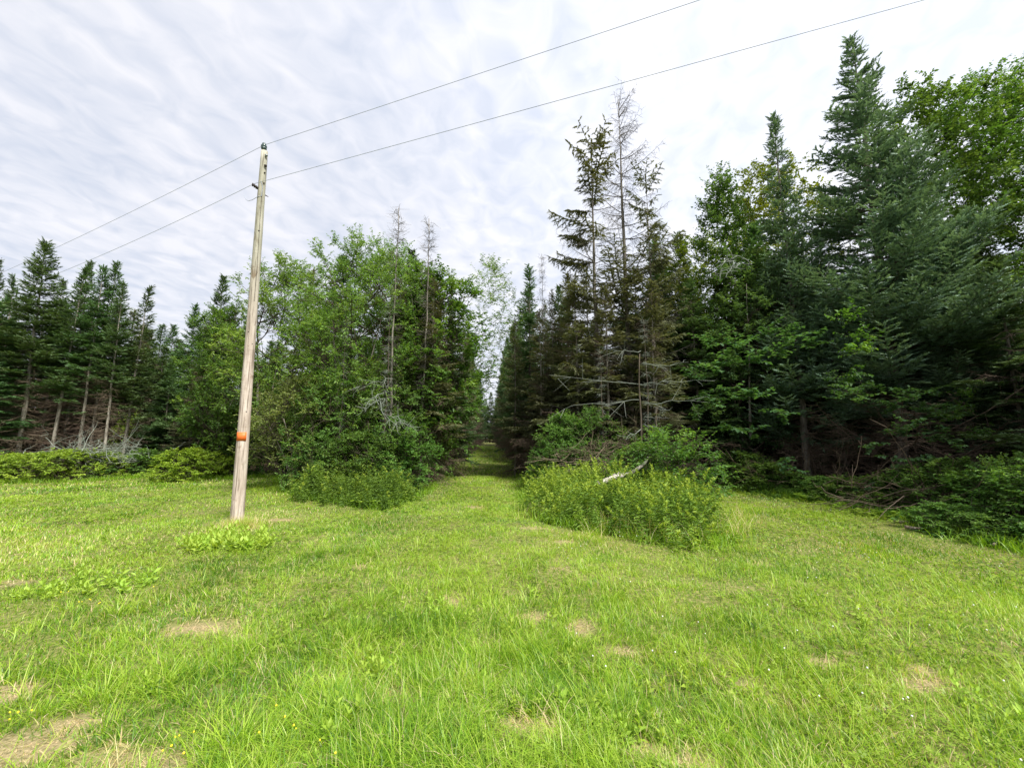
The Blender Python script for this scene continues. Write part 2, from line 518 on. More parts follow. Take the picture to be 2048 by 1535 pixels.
def build_grass():
    ac = Acc()
    # r0, r1, per m2, height, width, nseg
    bands = [(0.5, 3.0, 11000, 1.0, .0042, 3), (3.0, 4.5, 7500, 1.0, .0050, 3), (4.5, 7.0, 4200, 1.0, .0065, 3), (7.0, 11.0, 2200, .95, .0095, 2),
             (11.0, 17.0, 1000, .95, .015, 2), (17.0, 34.0, 330, 1.0, .028, 2), (34.0, 75.0, 90, 1.0, .06, 2)]
    for r0, r1, dens, hs, w0, nseg in bands:
        half = R(84) if r0 < 7 else R(64)
        if r0 >= 17: half = R(56)
        if r0 >= 34: half = R(12)
        area = half * (r1 * r1 - r0 * r0)
        n = int(dens * area)
        r = np.sqrt(rng.random(n) * (r1 * r1 - r0 * r0) + r0 * r0)
        a = (rng.random(n) * 2 - 1) * half - (.05 if r0 >= 34 else 0)
        x = r * np.sin(a); y = r * np.cos(a)
        k = in_lawn(x, y)
        b = bare(x, y)
        cl = N1(x, y, .33); cl2 = N2(x, y, 1.1); cl3 = N3(x, y, 3.2)
        dens_k = np.clip(.22 + 1.35 * N4(x + 5, y, .13) * (.4 + cl), .15, 1)
        k &= rng.random(n) < dens_k * (1 - .58 * b)
        x, y, b, cl, cl2, cl3, r = [q[k] for q in (x, y, b, cl, cl2, cl3, r)]
        n = len(x)
        # taller, unmown towards the roadside (near left) and in tufts
        long_ = np.clip((4.6 - r) / 3.0, 0, 1) * (.55 + .6 * (x < .3)) * np.clip(cl3 * 1.9, .3, 1.2)
        h = .036 + .048 * cl2 + .07 * np.clip(cl - .45, 0, 1) + long_ * .13 * (.4 + .9 * cl)
        h *= (.6 + .75 * rng.random(n)) * hs
        lean = np.clip(rng.normal(.55, .28, n) + long_ * .35, .05, 1.45)
        az = N4(x, y, 1.3) * 9 + rng.normal(0, 1.6, n)
        dry = (rng.random(n) < (.05 + .80 * b + .28 * np.clip(N4(x, y, .8) - .55, 0, 1) + .55 * np.clip(N2(x + 40, y, 2.2) - .60, 0, 1)))
        tint = np.clip(.06 + .22 * cl3 + .18 * N1(x + 9, y, 1.4) + rng.normal(0, .17, n) + .28 * (N2(x + 7, y + 3, .45) - .5) - .30 * np.clip(N3(x + 50, y, .9) - .62, 0, 1), 0, .60)
        tint = np.where(dry, .66 + .34 * rng.random(n), tint)
        flat = dry & (rng.random(n) < .55 * b + .25)
        lean = np.where(flat, 1.25 + .35 * rng.random(n), lean)
        h = np.where(flat, np.clip(h * 1.15, .04, .1), h)
        w = w0 * (.65 + .7 * rng.random(n))
        ac.add(*blades(x, y, h, w, lean, az, tint, nseg))
    # matted straw lying in the worn spots
    for sx, sy, rx, ry in SPOTS:
        d0 = math.hypot(sx, sy)
        n = int(min(2600, rx * ry * 3.14 * 2.2 * (16000 if d0 < 5 else 6500)))
        x = sx + rng.normal(0, .55, n) * rx; y = sy + rng.normal(0, .55, n) * ry
        k = rng.random(n) < np.clip(bare(x, y) * 1.3, .04, 1)
        x, y = x[k], y[k]; n = len(x)
        if n:
            ac.add(*blades(x, y, .035 + .06 * rng.random(n), (.004 if d0 < 5 else .008) * (.6 + .7 * rng.random(n)), 1.35 + .35 * rng.random(n), rng.random(n) * 6.28,
                           .78 + .22 * rng.random(n), 3))
    # long arching tufts
    n_t = 620
    tr = 1.7 + 5.5 * rng.random(n_t) ** 1.3
    ta = (rng.random(n_t) * 2 - 1) * R(58)
    tx, ty = tr * np.sin(ta), tr * np.cos(ta)
    ok = in_lawn(tx, ty) & (bare(tx, ty) < .2)
    tx, ty = tx[ok], ty[ok]
    idx = np.repeat(np.arange(len(tx)), 34)
    sz = (.55 + .7 * rng.random(len(tx)))[idx]
    x = tx[idx] + rng.normal(0, .045, len(idx)); y = ty[idx] + rng.normal(0, .045, len(idx))
    az = np.arctan2(y - ty[idx], x - tx[idx]) + rng.normal(0, .6, len(idx))
    ac.add(*blades(x, y, sz * (.14 + .16 * rng.random(len(idx))), .0062 * (.6 + .6 * rng.random(len(idx))),
                   np.clip(rng.normal(.85, .3, len(idx)), .1, 1.5), az, np.clip(.28 + .3 * rng.random(len(idx)), 0, .62), 4))
    n = 6400
    c = np.array([G(1410, 1062), G(1330, 1075), G(1440, 1040), G(1230, 1058), G(1090, 1030), G(475, 1050), G(500, 1052)])
    wt = np.array([.32, .16, .12, .10, .06, .14, .10])
    i = rng.choice(len(c), n, p=wt)
    q = c[i] + rng.normal(0, 1, (n, 2)) * np.where(i > 4, .16, .30)[:, None]
    dryf = rng.random(n) < .45
    ac.add(*blades(q[:, 0], q[:, 1], np.where(i > 4, .20, .38) * (.5 + .8 * rng.random(n)), .008 * (.6 + .7 * rng.random(n)), np.clip(rng.normal(.6, .3, n), .1, 1.4),
                   rng.random(n) * 6.28, np.where(dryf, .68 + .3 * rng.random(n), .2 + .35 * rng.random(n)), 4))
    # taller uncut fringe along the wood edges
    n = 26000
    i = rng.integers(0, len(LAWN_PX) + len(LAWN_PX2) + 1, n)
    p0 = POLY[i]; p1 = POLY[(i + 1) % len(POLY)]
    t = rng.random(n)[:, None]
    q = p0 * (1 - t) + p1 * t + rng.normal(0, .16, (n, 2))
    q = q[q[:, 1] < 30]
    n = len(q)
    ac.add(*blades(q[:, 0], q[:, 1], .10 + .20 * rng.random(n), .009 + .006 * rng.random(n), np.clip(rng.normal(.6, .3, n), .1, 1.4),
                   rng.random(n) * 6.28, np.clip(.1 + .3 * rng.random(n), 0, .6), 3))
    o = ac.build('grass', M['grass'])
    tag(o, 'short mown yellow-green grass with straw-coloured thatchy spots', 'grass', kind='stuff')
    # clover and other low round leaves between the blades
    ac = Acc()
    n = 60000
    r = 2.0 + 15 * rng.random(n) ** 1.2
    a = (rng.random(n) * 2 - 1) * R(58)
    x, y = r * np.sin(a), r * np.cos(a)
    k = in_lawn(x, y) & (N3(x + 30, y, 1.2) + .25 * (x > 2) > .56) & (bare(x, y) < .3)
    x, y, r = x[k], y[k], r[k]
    n = len(x)
    z = ground_z(x, y) + .035 + .05 * rng.random(n)
    rad = (.010 + .010 * rng.random(n)) * np.clip(r / 5, 1, 2.2)
    th = rng.random(n) * 6.28
    nrm = norm(np.stack([rng.normal(0, .3, n), rng.normal(0, .3, n), np.ones(n)], 1))
    u_ = norm(np.cross(nrm, np.stack([np.cos(th), np.sin(th), np.zeros(n)], 1))); v_ = np.cross(nrm, u_)
    c = np.stack([x, y, z], 1)
    V = np.zeros((n, 9, 3))
    for j in range(3):
        t0 = j * 2.094
        for q_, (dt, rr) in enumerate(((-.55, .75), (0, 1.05), (.55, .75))):
            V[:, j * 3 + q_] = c + (u_ * math.cos(t0 + dt) + v_ * math.sin(t0 + dt)) * (rad * rr)[:, None]
    V = np.concatenate([V, c[:, None]], 1)
    f = []
    for j in range(3):
        f += [[9, j * 3, j * 3 + 1], [9, j * 3 + 1, j * 3 + 2]]
    F = (np.array(f)[None] + (np.arange(n) * 10)[:, None, None]).reshape(-1, 3)
    ac.add(V.reshape(-1, 3), F, np.repeat(.1 + .6 * rng.random(n), 10))
    tag(ac.build('clover', M['bright']), 'low round-leaved clover spread between the grass blades', 'clover', kind='stuff')
    # tiny flowers
    for name, num, colr, where, lab in (('white_clover_flowers', 170, (.80, .80, .74), lambda x, y: (x > 1.5), 'tiny white clover heads dotted through the lawn at right'),
                                        ('yellow_flowers', 26, (.85, .70, .03), lambda x, y: (x < -.2) & (y < 3.6), 'tiny yellow buttercup flowers in the near left grass')):
        ac = Acc()
        if 'white' in name:
            r = 3.0 + 9 * rng.random(num); a = (rng.random(num) * .95 + .1) * R(56)
            x, y = r * np.sin(a), r * np.cos(a)
        else:
            pts = [G(*p) for p in [(330, 1530), (355, 1528), (380, 1524), (20, 1475), (8, 1478), (545, 1480), (600, 1500), (160, 1228), (172, 1236), (150, 1232), (110, 1215), (565, 1440), (640, 1515), (300, 1200), (690, 1525)]]
            c0 = np.array([pts[i % len(pts)] for i in range(num)]) + rng.normal(0, .035, (num, 2))
            x, y = c0[:, 0], c0[:, 1]
        for xx, yy in zip(x, y):
            if not in_lawn(np.array([xx]), np.array([yy]))[0]:
                continue
            zz = float(ground_z(xx, yy)) + .09 + .04 * rng.random()
            rr = .0045 + .0025 * rng.random()
            th = np.arange(6) * math.pi / 3 + rng.random()
            ring = np.stack([xx + rr * np.cos(th), yy + rr * np.sin(th), np.full(6, zz)], 1)
            ring2 = np.stack([xx + .6 * rr * np.cos(th), yy + .6 * rr * np.sin(th), np.full(6, zz + rr)], 1)
            V = np.vstack([ring, ring2, [[xx, yy, zz + rr * 1.2], [xx, yy, zz - rr * .6]]])
            F = []
            for j in range(6):
                q_ = (j + 1) % 6
                F += [[j, q_, 6 + q_], [j, 6 + q_, 6 + j], [12, 6 + j, 6 + q_], [13, q_, j]]
            ac.add(V, F)
        tag(ac.build(name, plain_mat(name, colr, .7)), lab, 'flowers', kind='stuff')


build_grass()


# ------------------------------------------------------------------ needle trees
def needle_units(ac, base, d, length, ns, tint, n_pairs=4):
    """herringbone of needle tufts along each unit"""
    n = len(base)
    d = norm(d)
    ref = norm(rng.normal(0, .35, (n, 3)) + np.array([0, 0, 1.]))
    s = norm(np.cross(d, ref)); u = np.cross(s, d)
    V = []
    T = []
    nn = n_pairs * 2 + 1
    for j in range(nn):
        if j == nn - 1:
            off, sd_, ud = .95, 0, 0
            nd = d
        else:
            off = (j + .3) / nn
            sd_ = 1 if j % 2 else -1
            ud = (.55, -.25, .1, .6)[j % 4]
            nd = norm(d * .95 + s * sd_ * .8 + u * ud)
        c = base + d * (length * off)[:, None]
        wv = norm(np.cross(nd, ref)) * (ns * .30)[:, None]
        V += [c - wv, c + wv, c + nd * (ns * (1.25 if j == nn - 1 else 1.0))[:, None]]
        T += [tint, tint, tint + .12]
    V = np.stack(V, 1).reshape(-1, 3)
    T = np.clip(np.stack(T, 1).reshape(-1), 0, 1)
    ac.add(V, np.arange(len(V)).reshape(-1, 3), T)


def spruce_mesh(seed, H=14.0, Rm=3.0, z_live=2.0, z_dead=0.8, dens=1.0, ns=.045, unit=.12, prof=.85, bare_top=0.0,
                live_keep=1.0, dead_n=1.0, upturn=.35, lean=0.0, droop=-.25, mats=('needle', 'brown', 'bark_spruce'), hang=.0, ragged=.25, tr=.009, wk=(4, 7), top_e=.75):
    """returns dict part -> (mesh, material)"""
    global rng
    rng_keep = rng
    rng = np.random.default_rng(seed)
    out = {}
    # trunk
    zz = np.linspace(-.15, H, 14)
    off = np.stack([np.cumsum(rng.normal(0, .02, 14)) + lean * zz / H, np.cumsum(rng.normal(0, .02, 14)), zz], 1)
    off[0, :2] = off[1, :2] = 0
    r0 = H * tr
    rad = np.maximum(r0 * (1 - zz / H) ** .85 * (1 + .35 * np.exp(-np.maximum(zz, 0) * 3)), .012)
    a = Acc(); a.add(*tube(off, rad, 8, True, .12, rng)); out['trunk'] = a.mesh('trunk', M[mats[2]], True)

    def trunk_at(z):
        return np.stack([np.interp(z, zz, off[:, 0]), np.interp(z, zz, off[:, 1]), z], 1)
    # branches
    sp = .26 / dens
    zs = []
    z = z_dead
    while z < H - .15:
        k = rng.integers(*wk)
        zs += list(z + rng.normal(0, .05, k))
        z += sp * (.7 + .6 * rng.random()) * (1 if z < H * .85 else .7)
    zs = np.clip(np.array(zs), .3, H - .08)
    nb = len(zs)
    f = zs / H
    fr = (zs - z_live) / (H - z_live)
    L_ = Rm * (np.clip(1 - fr, 0.02, 1)) ** prof
    L_ = np.where(fr < 0, Rm * (.92 + .3 * fr), L_)
    L_ *= 1 - ragged * rng.random(nb) ** 1.2
    L_ *= np.where(rng.random(nb) < .12, .6, 1)
    L_ = np.maximum(L_, .12)
    az = rng.random(nb) * 6.283
    e = np.interp(f, [0, .35, .75, .93, 1], [droop - .12, droop, .12 if top_e > .6 else .2, top_e, 1.6])
    e = e + rng.normal(0, .07, nb) * np.where(zs < z_live, 3.0, 1.0)
    c = np.interp(f, [0, .5, 1], [upturn, upturn * .8, .15])
    B = trunk_at(zs)
    A = np.stack([np.cos(az), np.sin(az), np.zeros(nb)], 1)
    side = np.stack([-np.sin(az), np.cos(az), np.zeros(nb)], 1)
    bend = rng.normal(0, .12, nb)
    dead_b = (zs < z_live - .02 * H + rng.normal(0, .5, nb)) | (rng.random(nb) > live_keep)
    if bare_top:
        dead_b |= zs > H * (1 - bare_top) + rng.normal(0, .3, nb)

    def pos(i, s):
        l = L_[i]
        return B[i] + A[i] * (l * s)[:, None] + side[i] * (bend[i] * l * s * s)[:, None] + np.array([0, 0, 1.]) * (l * (e[i] * s + c[i] * s * s))[:, None]

    def tang(i, s):
        return norm(A[i] + side[i] * (2 * bend[i] * s)[:, None] + np.array([0, 0, 1.]) * (e[i] + 2 * c[i] * s)[:, None])
    # main axes
    wl_, wd_ = Acc(), Acc()
    K = 5
    for k in range(K):
        i = np.arange(nb); s0 = np.full(nb, k / K); s1 = np.full(nb, (k + 1) / K)
        rb = .006 + .010 * L_
        for sel, ac in ((~dead_b, wl_), (dead_b, wd_)):
            if sel.any():
                ac.add(*segs(pos(i[sel], s0[sel]), pos(i[sel], s1[sel]), (rb * (1 - s0 * .85))[sel], (rb * (1 - s1 * .85))[sel], 3), T=rng.random())
    # secondaries
    lv, ld = Acc(), wd_
    cnt = np.maximum(3, (L_ / .075).astype(int))
    i = np.repeat(np.arange(nb), cnt)
    j = np.concatenate([np.arange(q) for q in cnt])
    s = (j + .5 + rng.random(len(j)) * .5) / cnt[i]
    s = .06 + .94 * s
    sg = np.where(j % 2 == 0, 1, -1)
    t = tang(i, s)
    b = norm(np.cross(t, np.array([0, 0, 1.])))
    d2 = norm(t * .75 + b * (sg * .95)[:, None] + rng.normal(0, .14, (len(i), 3)) + np.array([0, 0, -hang]))
    l2 = (.13 + .42 * L_[i] * (1 - s) ** .8) * (.65 + .6 * rng.random(len(i)))
    l2 = np.minimum(l2, .85)
    _dz = dead_b[i]
    d2[_dz] = norm(d2[_dz] + rng.normal(0, .3, (int(_dz.sum()), 3)) + np.array([0, 0, -.35]))
    P0 = pos(i, s)
    dd = dead_b[i]
    if dd.any():
        kp = dd & (rng.random(len(i)) < dead_n)
        q0, q1 = P0[kp], P0[kp] + d2[kp] * l2[kp][:, None]
        ld.add(*segs(q0, q1, .0055, .002, 3), T=.3 + .5 * rng.random())
        m_ = .35 + .5 * rng.random((len(q0), 1))
        for rep in range(2):
            st = q0 * (1 - m_) + q1 * m_
            dr = norm(d2[kp] + rng.normal(0, .6, (len(q0), 3)))
            ld.add(*segs(st, st + dr * (.08 + .22 * rng.random((len(q0), 1))), .0045, .0015, 3), T=.2 + .7 * rng.random())
            m_ = .2 + .7 * rng.random((len(q0), 1))
    li = ~dd
    i, s, t, d2, l2, P0 = i[li], s[li], t[li], d2[li], l2[li], P0[li]
    keep = s > .42 * (rng.random(len(s)))          # shaded twigs near the stem have lost their needles
    dk = ~keep
    if dk.any():
        wd_.add(*segs(P0[dk], P0[dk] + norm(d2[dk] + [0, 0, -.2]) * l2[dk][:, None] * .8, .005, .002, 3), T=.4)
    i, s, t, d2, l2, P0 = i[keep], s[keep], t[keep], d2[keep], l2[keep], P0[keep]
    if len(i):
        wl_.add(*segs(P0, P0 + d2 * l2[:, None], .004, .002, 3), T=.4)
        cu = np.maximum(1, np.ceil(l2 / unit)).astype(int)
        ii = np.repeat(np.arange(len(l2)), cu)
        jj = np.concatenate([np.arange(q) for q in cu])
        st = P0[ii] + d2[ii] * (jj * unit)[:, None]
        alt = np.where(jj % 2 == 0, 1, -1)
        bb = norm(np.cross(d2[ii], np.array([0, 0, 1.])))
        dv = d2[ii] + bb * (alt * .28)[:, None] + rng.normal(0, .16, (len(ii), 3)) + np.array([0, 0, .05 - hang * .6])
        tb = np.clip(rng.normal(.42, .23, nb), .02, .92)
        tint = np.clip(tb[i[ii]] + rng.normal(0, .12, len(ii)) + .16 * (jj == cu[ii] - 1), 0, .95)
        nsz = ns * (.8 + .4 * rng.random(len(ii)))
        needle_units(lv, st, dv, np.full(len(ii), unit * 1.15), nsz, tint)
        # side shoots on the longer secondaries
        lg = (l2[ii] > .25) & (rng.random(len(ii)) < .55)
        if lg.any():
            dv2 = norm(d2[ii][lg]) * .6 + bb[lg] * (alt[lg] * -.8)[:, None] + rng.normal(0, .15, (lg.sum(), 3)) + np.array([0, 0, .05 - hang])
            needle_units(lv, st[lg], dv2, np.full(lg.sum(), unit * 1.2), nsz[lg], tint[lg])
    # along the axis and leader
    ib = np.where(~dead_b)[0]
    ca = np.maximum(1, (L_[ib] * .7 / unit).astype(int))
    ia = np.repeat(ib, ca); ja = np.concatenate([np.arange(q) for q in ca]) if len(ca) else np.array([], int)
    if len(ia):
        sa = .3 + .7 * (ja + .3) / np.repeat(ca, ca)
        needle_units(lv, pos(ia, sa), tang(ia, sa), np.full(len(ia), unit), np.full(len(ia), ns), np.clip(rng.normal(.5, .15, len(ia)), 0, .9))
    if not bare_top:
        zt = np.linspace(H - .9, H, 26)
        needle_units(lv, trunk_at(zt), np.tile([[0, 0, 1.]], (26, 1)) + rng.normal(0, .25, (26, 3)), np.full(26, .1), np.full(26, ns), np.full(26, .6))
    if lv.n: out['crown'] = lv.mesh('crown', M[mats[0]])
    if wl_.n: out['branches'] = wl_.mesh('branches', M['bark_dark'])
    if wd_.n: out['dead_branches'] = wd_.mesh('dead_branches', M[mats[1]])
    rng = rng_keep
    return out, H, Rm


def place(tpl, name, loc, H=None, wid=1.0, rz=None, label=None, cat='tree', group=None, tilt=0.0):
    parts, H0, R0 = tpl
    s = 1.0 if H is None else H / H0
    t = empty(name, (loc[0], loc[1], float(ground_z(loc[0], loc[1])) - .03), random.random() * 6.28 if rz is None else rz)
    t.scale = (s * wid, s * wid, s)
    if tilt:
        t.rotation_euler[0] = tilt * math.cos(t.rotation_euler[2]); t.rotation_euler[1] = tilt * math.sin(t.rotation_euler[2])
    for pn, me in parts.items():
        o = bpy.data.objects.new(pn, me); COL.objects.link(o); o.parent = t
    tag(t, label, cat, group)
    return t


def topat(tpl, name, px, top, depth, **kw):
    p = P(px, top, depth)
    return place(tpl, name, (p.x, p.y), H=p.z, **kw)


# ------------------------------------------------------------------ leafy trees and bushes
def leaves(ac, base, d, size, tint, up=1.0, ratio=.5, fold=.12, droop=.15):
    n = len(base)
    d = norm(d)
    nr = norm(rng.normal(0, .45, (n, 3)) + np.array([0, 0, up]))
    s = norm(np.cross(d, nr)); u = np.cross(s, d)
    sz = size[:, None]
    V = np.zeros((n, 4, 3))
    V[:, 0] = base
    V[:, 1] = base + d * sz * .45 + s * sz * ratio * .5 + u * sz * fold
    V[:, 2] = base + d * sz - u * sz * droop
    V[:, 3] = base + d * sz * .45 - s * sz * ratio * .5 + u * sz * fold
    F = (np.array([[0, 1, 2], [0, 2, 3]])[None] + (np.arange(n) * 4)[:, None, None]).reshape(-1, 3)
    ac.add(V.reshape(-1, 3), F, np.repeat(tint, 4))


def leafy_mesh(seed, H=9, Rm=2.4, zb=2.0, n_lobe=16, n_cl=170, nt=7, nl=12, leaf=.075, ratio=.55, tw=.42, prof='oval', flat=.75, up=1.0,
               stems=1, stem_r=.10, asc=.3, mats=('maple', 'bark_grey'), lobe_sig=.26, droop=.15, tint_sd=.13, lumpy=1.0):
    tint_sd = .2
    global rng
    rng_keep = rng
    rng = np.random.default_rng(seed)
    out = {}

    def rp(f):
        f = np.clip(f, 0, 1)
        if prof == 'oval': return np.sin(np.pi * (f * .86 + .10)) ** .6
        if prof == 'cone': return (1 - f) ** .7 * np.minimum(1, f * 5 + .5)
        if prof == 'dome': return np.sqrt(np.clip(1 - f ** 2.2, 0.02, 1))
        return np.ones_like(f)
    # lobes
    fz = (np.arange(n_lobe) + rng.random(n_lobe)) / n_lobe
    th = np.arange(n_lobe) * 2.4 + rng.normal(0, .5, n_lobe)
    rr = Rm * rp(fz) * (.45 + .4 * rng.random(n_lobe)) * lumpy
    lob = np.stack([rr * np.cos(th), rr * np.sin(th), zb + (H - zb) * (.06 + .88 * fz)], 1)
    li = rng.integers(0, n_lobe, n_cl)
    sig = Rm * lobe_sig
    cc = lob[li] + rng.normal(0, 1, (n_cl, 3)) * np.array([sig, sig, sig * .85])
    f = (cc[:, 2] - zb) / (H - zb)
    lim = Rm * rp(f) * 1.05
    q = np.hypot(cc[:, 0], cc[:, 1])
    k = np.minimum(1, lim / np.maximum(q, 1e-3))
    cc[:, 0] *= k; cc[:, 1] *= k
    cc[:, 2] = np.clip(cc[:, 2], zb * .85, H - tw * .4)
    # stems and limbs
    w = Acc(); tr_ = Acc()
    st = []
    for s_ in range(stems):
        a0 = rng.random() * 6.28
        bx = 0 if stems == 1 else Rm * .16 * rng.random()
        hz = H * (.9 if prof in ('cone', 'oval') else .7) * (1 if s_ == 0 else .65 + .3 * rng.random())
        n = 9
        z = np.linspace(-.12, hz, n)
        sx = bx * math.cos(a0) + (0 if stems == 1 else math.cos(a0) * Rm * .5) * (z / hz) ** 1.3 + np.cumsum(rng.normal(0, .035, n)) * (H / 9)
        sy = bx * math.sin(a0) + (0 if stems == 1 else math.sin(a0) * Rm * .5) * (z / hz) ** 1.3 + np.cumsum(rng.normal(0, .035, n)) * (H / 9)
        p = np.stack([sx, sy, z], 1)
        if stems == 1: p[:, :2] -= p[0, :2]
        rad = np.maximum(stem_r * (1 - z / hz * .92) * (1 if s_ == 0 else .7), .008)
        tr_.add(*tube(p, rad, 7, True, .1, rng))
        st.append(p)
    out['trunk'] = tr_.mesh('trunk', M[mats[1]], True)

    def curve(P0, P1, r0, r1, sag, n=4):
        prev = P0
        for k_ in range(1, n + 1):
            t = k_ / n
            c = P0 * (1 - t) + P1 * t
            c[:, 2] -= np.sin(t * math.pi) * sag
            w.add(*segs(prev, c, r0 + (r1 - r0) * (k_ - 1) / n, r0 + (r1 - r0) * t, 4), T=.5)
            prev = c
    orig = []
    for l in lob:
        p = st[rng.integers(0, len(st))]
        dist = math.hypot(l[0], l[1])
        z = np.clip(l[2] - dist * (.55 + asc), .12 * H, p[-1, 2])
        orig.append([np.interp(z, p[:, 2], p[:, 0]), np.interp(z, p[:, 2], p[:, 1]), z])
    orig = np.array(orig)
    curve(orig, lob, stem_r * .38, stem_r * .14, np.hypot(lob[:, 0], lob[:, 1]) * .12)
    s_ = .35 + .6 * rng.random((n_cl, 1))
    o2 = orig[li] * (1 - s_) + lob[li] * s_
    o2[:, 2] -= np.sin(s_[:, 0] * math.pi) * np.hypot(lob[li][:, 0], lob[li][:, 1]) * .12
    curve(o2, cc, stem_r * .15, .006, .0, 3)
    # twigs
    ci = np.repeat(np.arange(n_cl), nt)
    n = len(ci)
    td = rng.normal(0, 1, (n, 3)) * np.array([1, 1, flat])
    outw = norm(cc - np.array([0, 0, zb + (H - zb) * .35]))
    td = norm(norm(td) + outw[ci] * .45 + np.array([0, 0, asc * .6]))
    tl = tw * (.5 + .7 * rng.random(n))
    p0 = cc[ci] + rng.normal(0, tw * .18, (n, 3))
    w.add(*segs(p0, p0 + td * tl[:, None], .0045, .002, 3), T=.5)
    ti = np.repeat(np.arange(n), nl)
    m = len(ti)
    s = np.tile((np.arange(nl) + .6) / nl, n) + rng.normal(0, .04, m)
    sgn = np.where(np.arange(m) % 2 == 0, 1, -1)
    sd_ = norm(np.cross(td[ti], np.array([0, 0, 1.])) + 1e-4)
    ld = td[ti] * .55 + sd_ * (sgn * .85)[:, None] + rng.normal(0, .3, (m, 3)) + np.array([0, 0, -droop])
    b = p0[ti] + td[ti] * (tl[ti] * s)[:, None]
    tc_ = np.clip(rng.normal(.45, tint_sd, n_cl), 0, 1)
    tint = np.clip(tc_[ci[ti]] + rng.normal(0, .12, m), 0, 1)
    lv = Acc()
    leaves(lv, b, ld, leaf * (.6 + .7 * rng.random(m)), tint, up, ratio)
    out['crown'] = lv.mesh('crown', M[mats[0]])
    out['branches'] = w.mesh('branches', M['bark_dark'] if mats[1] != 'birch' else M['bark_grey'])
    rng = rng_keep
    return out, H, Rm


# ---- templates -------------------------------------------------------------
T = {}
T['big'] = spruce_mesh(101, 16, 4.3, 3.0, .8, 1.0, .062, .12, .98, upturn=.55, droop=-.12, mats=('needle_blue', 'brown', 'bark_spruce'), ragged=.55, tr=.012, wk=(5, 8), top_e=.5)
T['slim'] = spruce_mesh(102, 14, 2.5, 2.2, .8, 1.0, .060, .12, 1.0, upturn=.5, droop=-.12, mats=('needle_blue', 'brown', 'bark_spruce'), ragged=.55, tr=.010, wk=(5, 8), top_e=.55)
T['standA'] = spruce_mesh(103, 12, 2.0, 5.2, 1.4, 1.35, .066, .13, .85, upturn=.25, droop=-.22, ragged=.4, dead_n=.35, tr=.0088, mats=('needle', 'brown', 'bark_pale'))
T['standB'] = spruce_mesh(104, 12, 1.6, 5.5, 1.4, 1.3, .066, .13, .85, upturn=.25, droop=-.2, ragged=.45, dead_n=.35, tr=.0088, mats=('needle', 'brown', 'bark_pale'))
T['standC'] = spruce_mesh(123, 12, 1.7, 4.4, 1.4, 1.2, .066, .13, .95, upturn=.3, droop=-.18, ragged=.5, dead_n=.5, tr=.0085, mats=('needle', 'brown', 'bark_pale'), lean=.35)
T['low'] = spruce_mesh(105, 11, 2.8, 1.2, .4, 1.25, .072, .15, .95, upturn=.3, droop=-.2, ragged=.35)
T['path'] = spruce_mesh(106, 11, 2.3, 3.0, .5, 1.25, .066, .13, .85, upturn=.2, droop=-.25, mats=('needle_old', 'brown', 'bark_grey'), hang=.18, live_keep=.72, ragged=.6)
T['path2'] = spruce_mesh(107, 10, 2.3, 2.2, .4, 1.25, .068, .13, .85, upturn=.2, droop=-.25, mats=('needle', 'brown', 'bark_spruce'), hang=.1, live_keep=.85, ragged=.6)
T['dying'] = spruce_mesh(108, 13, 2.6, 3.0, .8, .42, .070, .13, .40, upturn=.25, droop=-.10, mats=('needle_old', 'greytwig', 'bark_grey'), hang=.45, live_keep=.66, ragged=.65, dead_n=.8)
T['baretop'] = spruce_mesh(109, 15, 3.3, 3.0, 1.0, .46, .060, .13, .48, bare_top=.45, upturn=.55, droop=.0, mats=('needle_old', 'greytwig', 'bark_grey'), hang=.30, live_keep=.5, dead_n=1, ragged=.55)
T['lichen'] = spruce_mesh(110, 9, 2.3, 9, .8, .55, .05, .13, .55, upturn=.1, droop=-.2, mats=('needle_old', 'lichen', 'bark_dark'), hang=.2, bare_top=.9, dead_n=.8, ragged=.5, tr=.006)
T['snag'] = spruce_mesh(111, 9, 1.2, 9, 2.2, .75, .05, .13, .5, upturn=.6, droop=.05, mats=('needle_old', 'greytwig', 'bark_grey'), bare_top=.98, dead_n=1, ragged=.5, tr=.0055)

# ------------------------------------------------------------------ left spruce stand
G_ST = 'dark spruces of the left stand'
stand = [
    # px, top, depth, kind, wid, label
    (-60, 500, 19, 'low', 1.0, None),
    (8, 520, 18.5, 'low', .62, 'spruce cut by the left edge of the photo, green almost to the ground'),
    (42, 552, 19, 'standC', .9, 'spruce with a faint tip between the leftmost and the tallest of the left stand'),
    (100, 488, 18.0, 'standA', 1.08, 'tallest spruce of the left stand, crossed by the upper power line'),
    (154, 530, 18.4, 'standC', 1.0, 'spruce just right of the tallest one in the left stand'),
    (178, 520, 19.8, 'standB', .75, 'pale tipped thin spruce, second right of the tallest in the left stand'),
    (208, 532, 18.8, 'standB', .9, 'left one of the close pair of spire tipped spruces in the left stand'),
    (229, 522, 19.2, 'standB', .85, 'right one of the close pair of spire tipped spruces in the left stand'),
    (252, 566, 18.6, 'standB', .85, 'short pale tipped spruce right of the spire tipped pair'),
    (130, 560, 20.0, 'standB', .8, 'thin spruce hidden between the tallest spruce and its right neighbour'),
    (285, 573, 19.4, 'standC', 1.0, 'last tall spruce on the right end of the left stand, above the sky gap'),
    (318, 648, 25, 'standB', 1.2, 'low bluish spruce at the left foot of the sky gap in the left stand'),
    (345, 652, 27, 'low', 1.0, 'small pointed spruce in the middle of the sky gap left of the pole'),
    (386, 610, 23, 'low', .85, 'pointed spruce standing between the sky gap and the wooden pole'),
    (437, 552, 21, 'low', .85, 'spruce with a sharp tip close behind the left side of the wooden pole'),
]
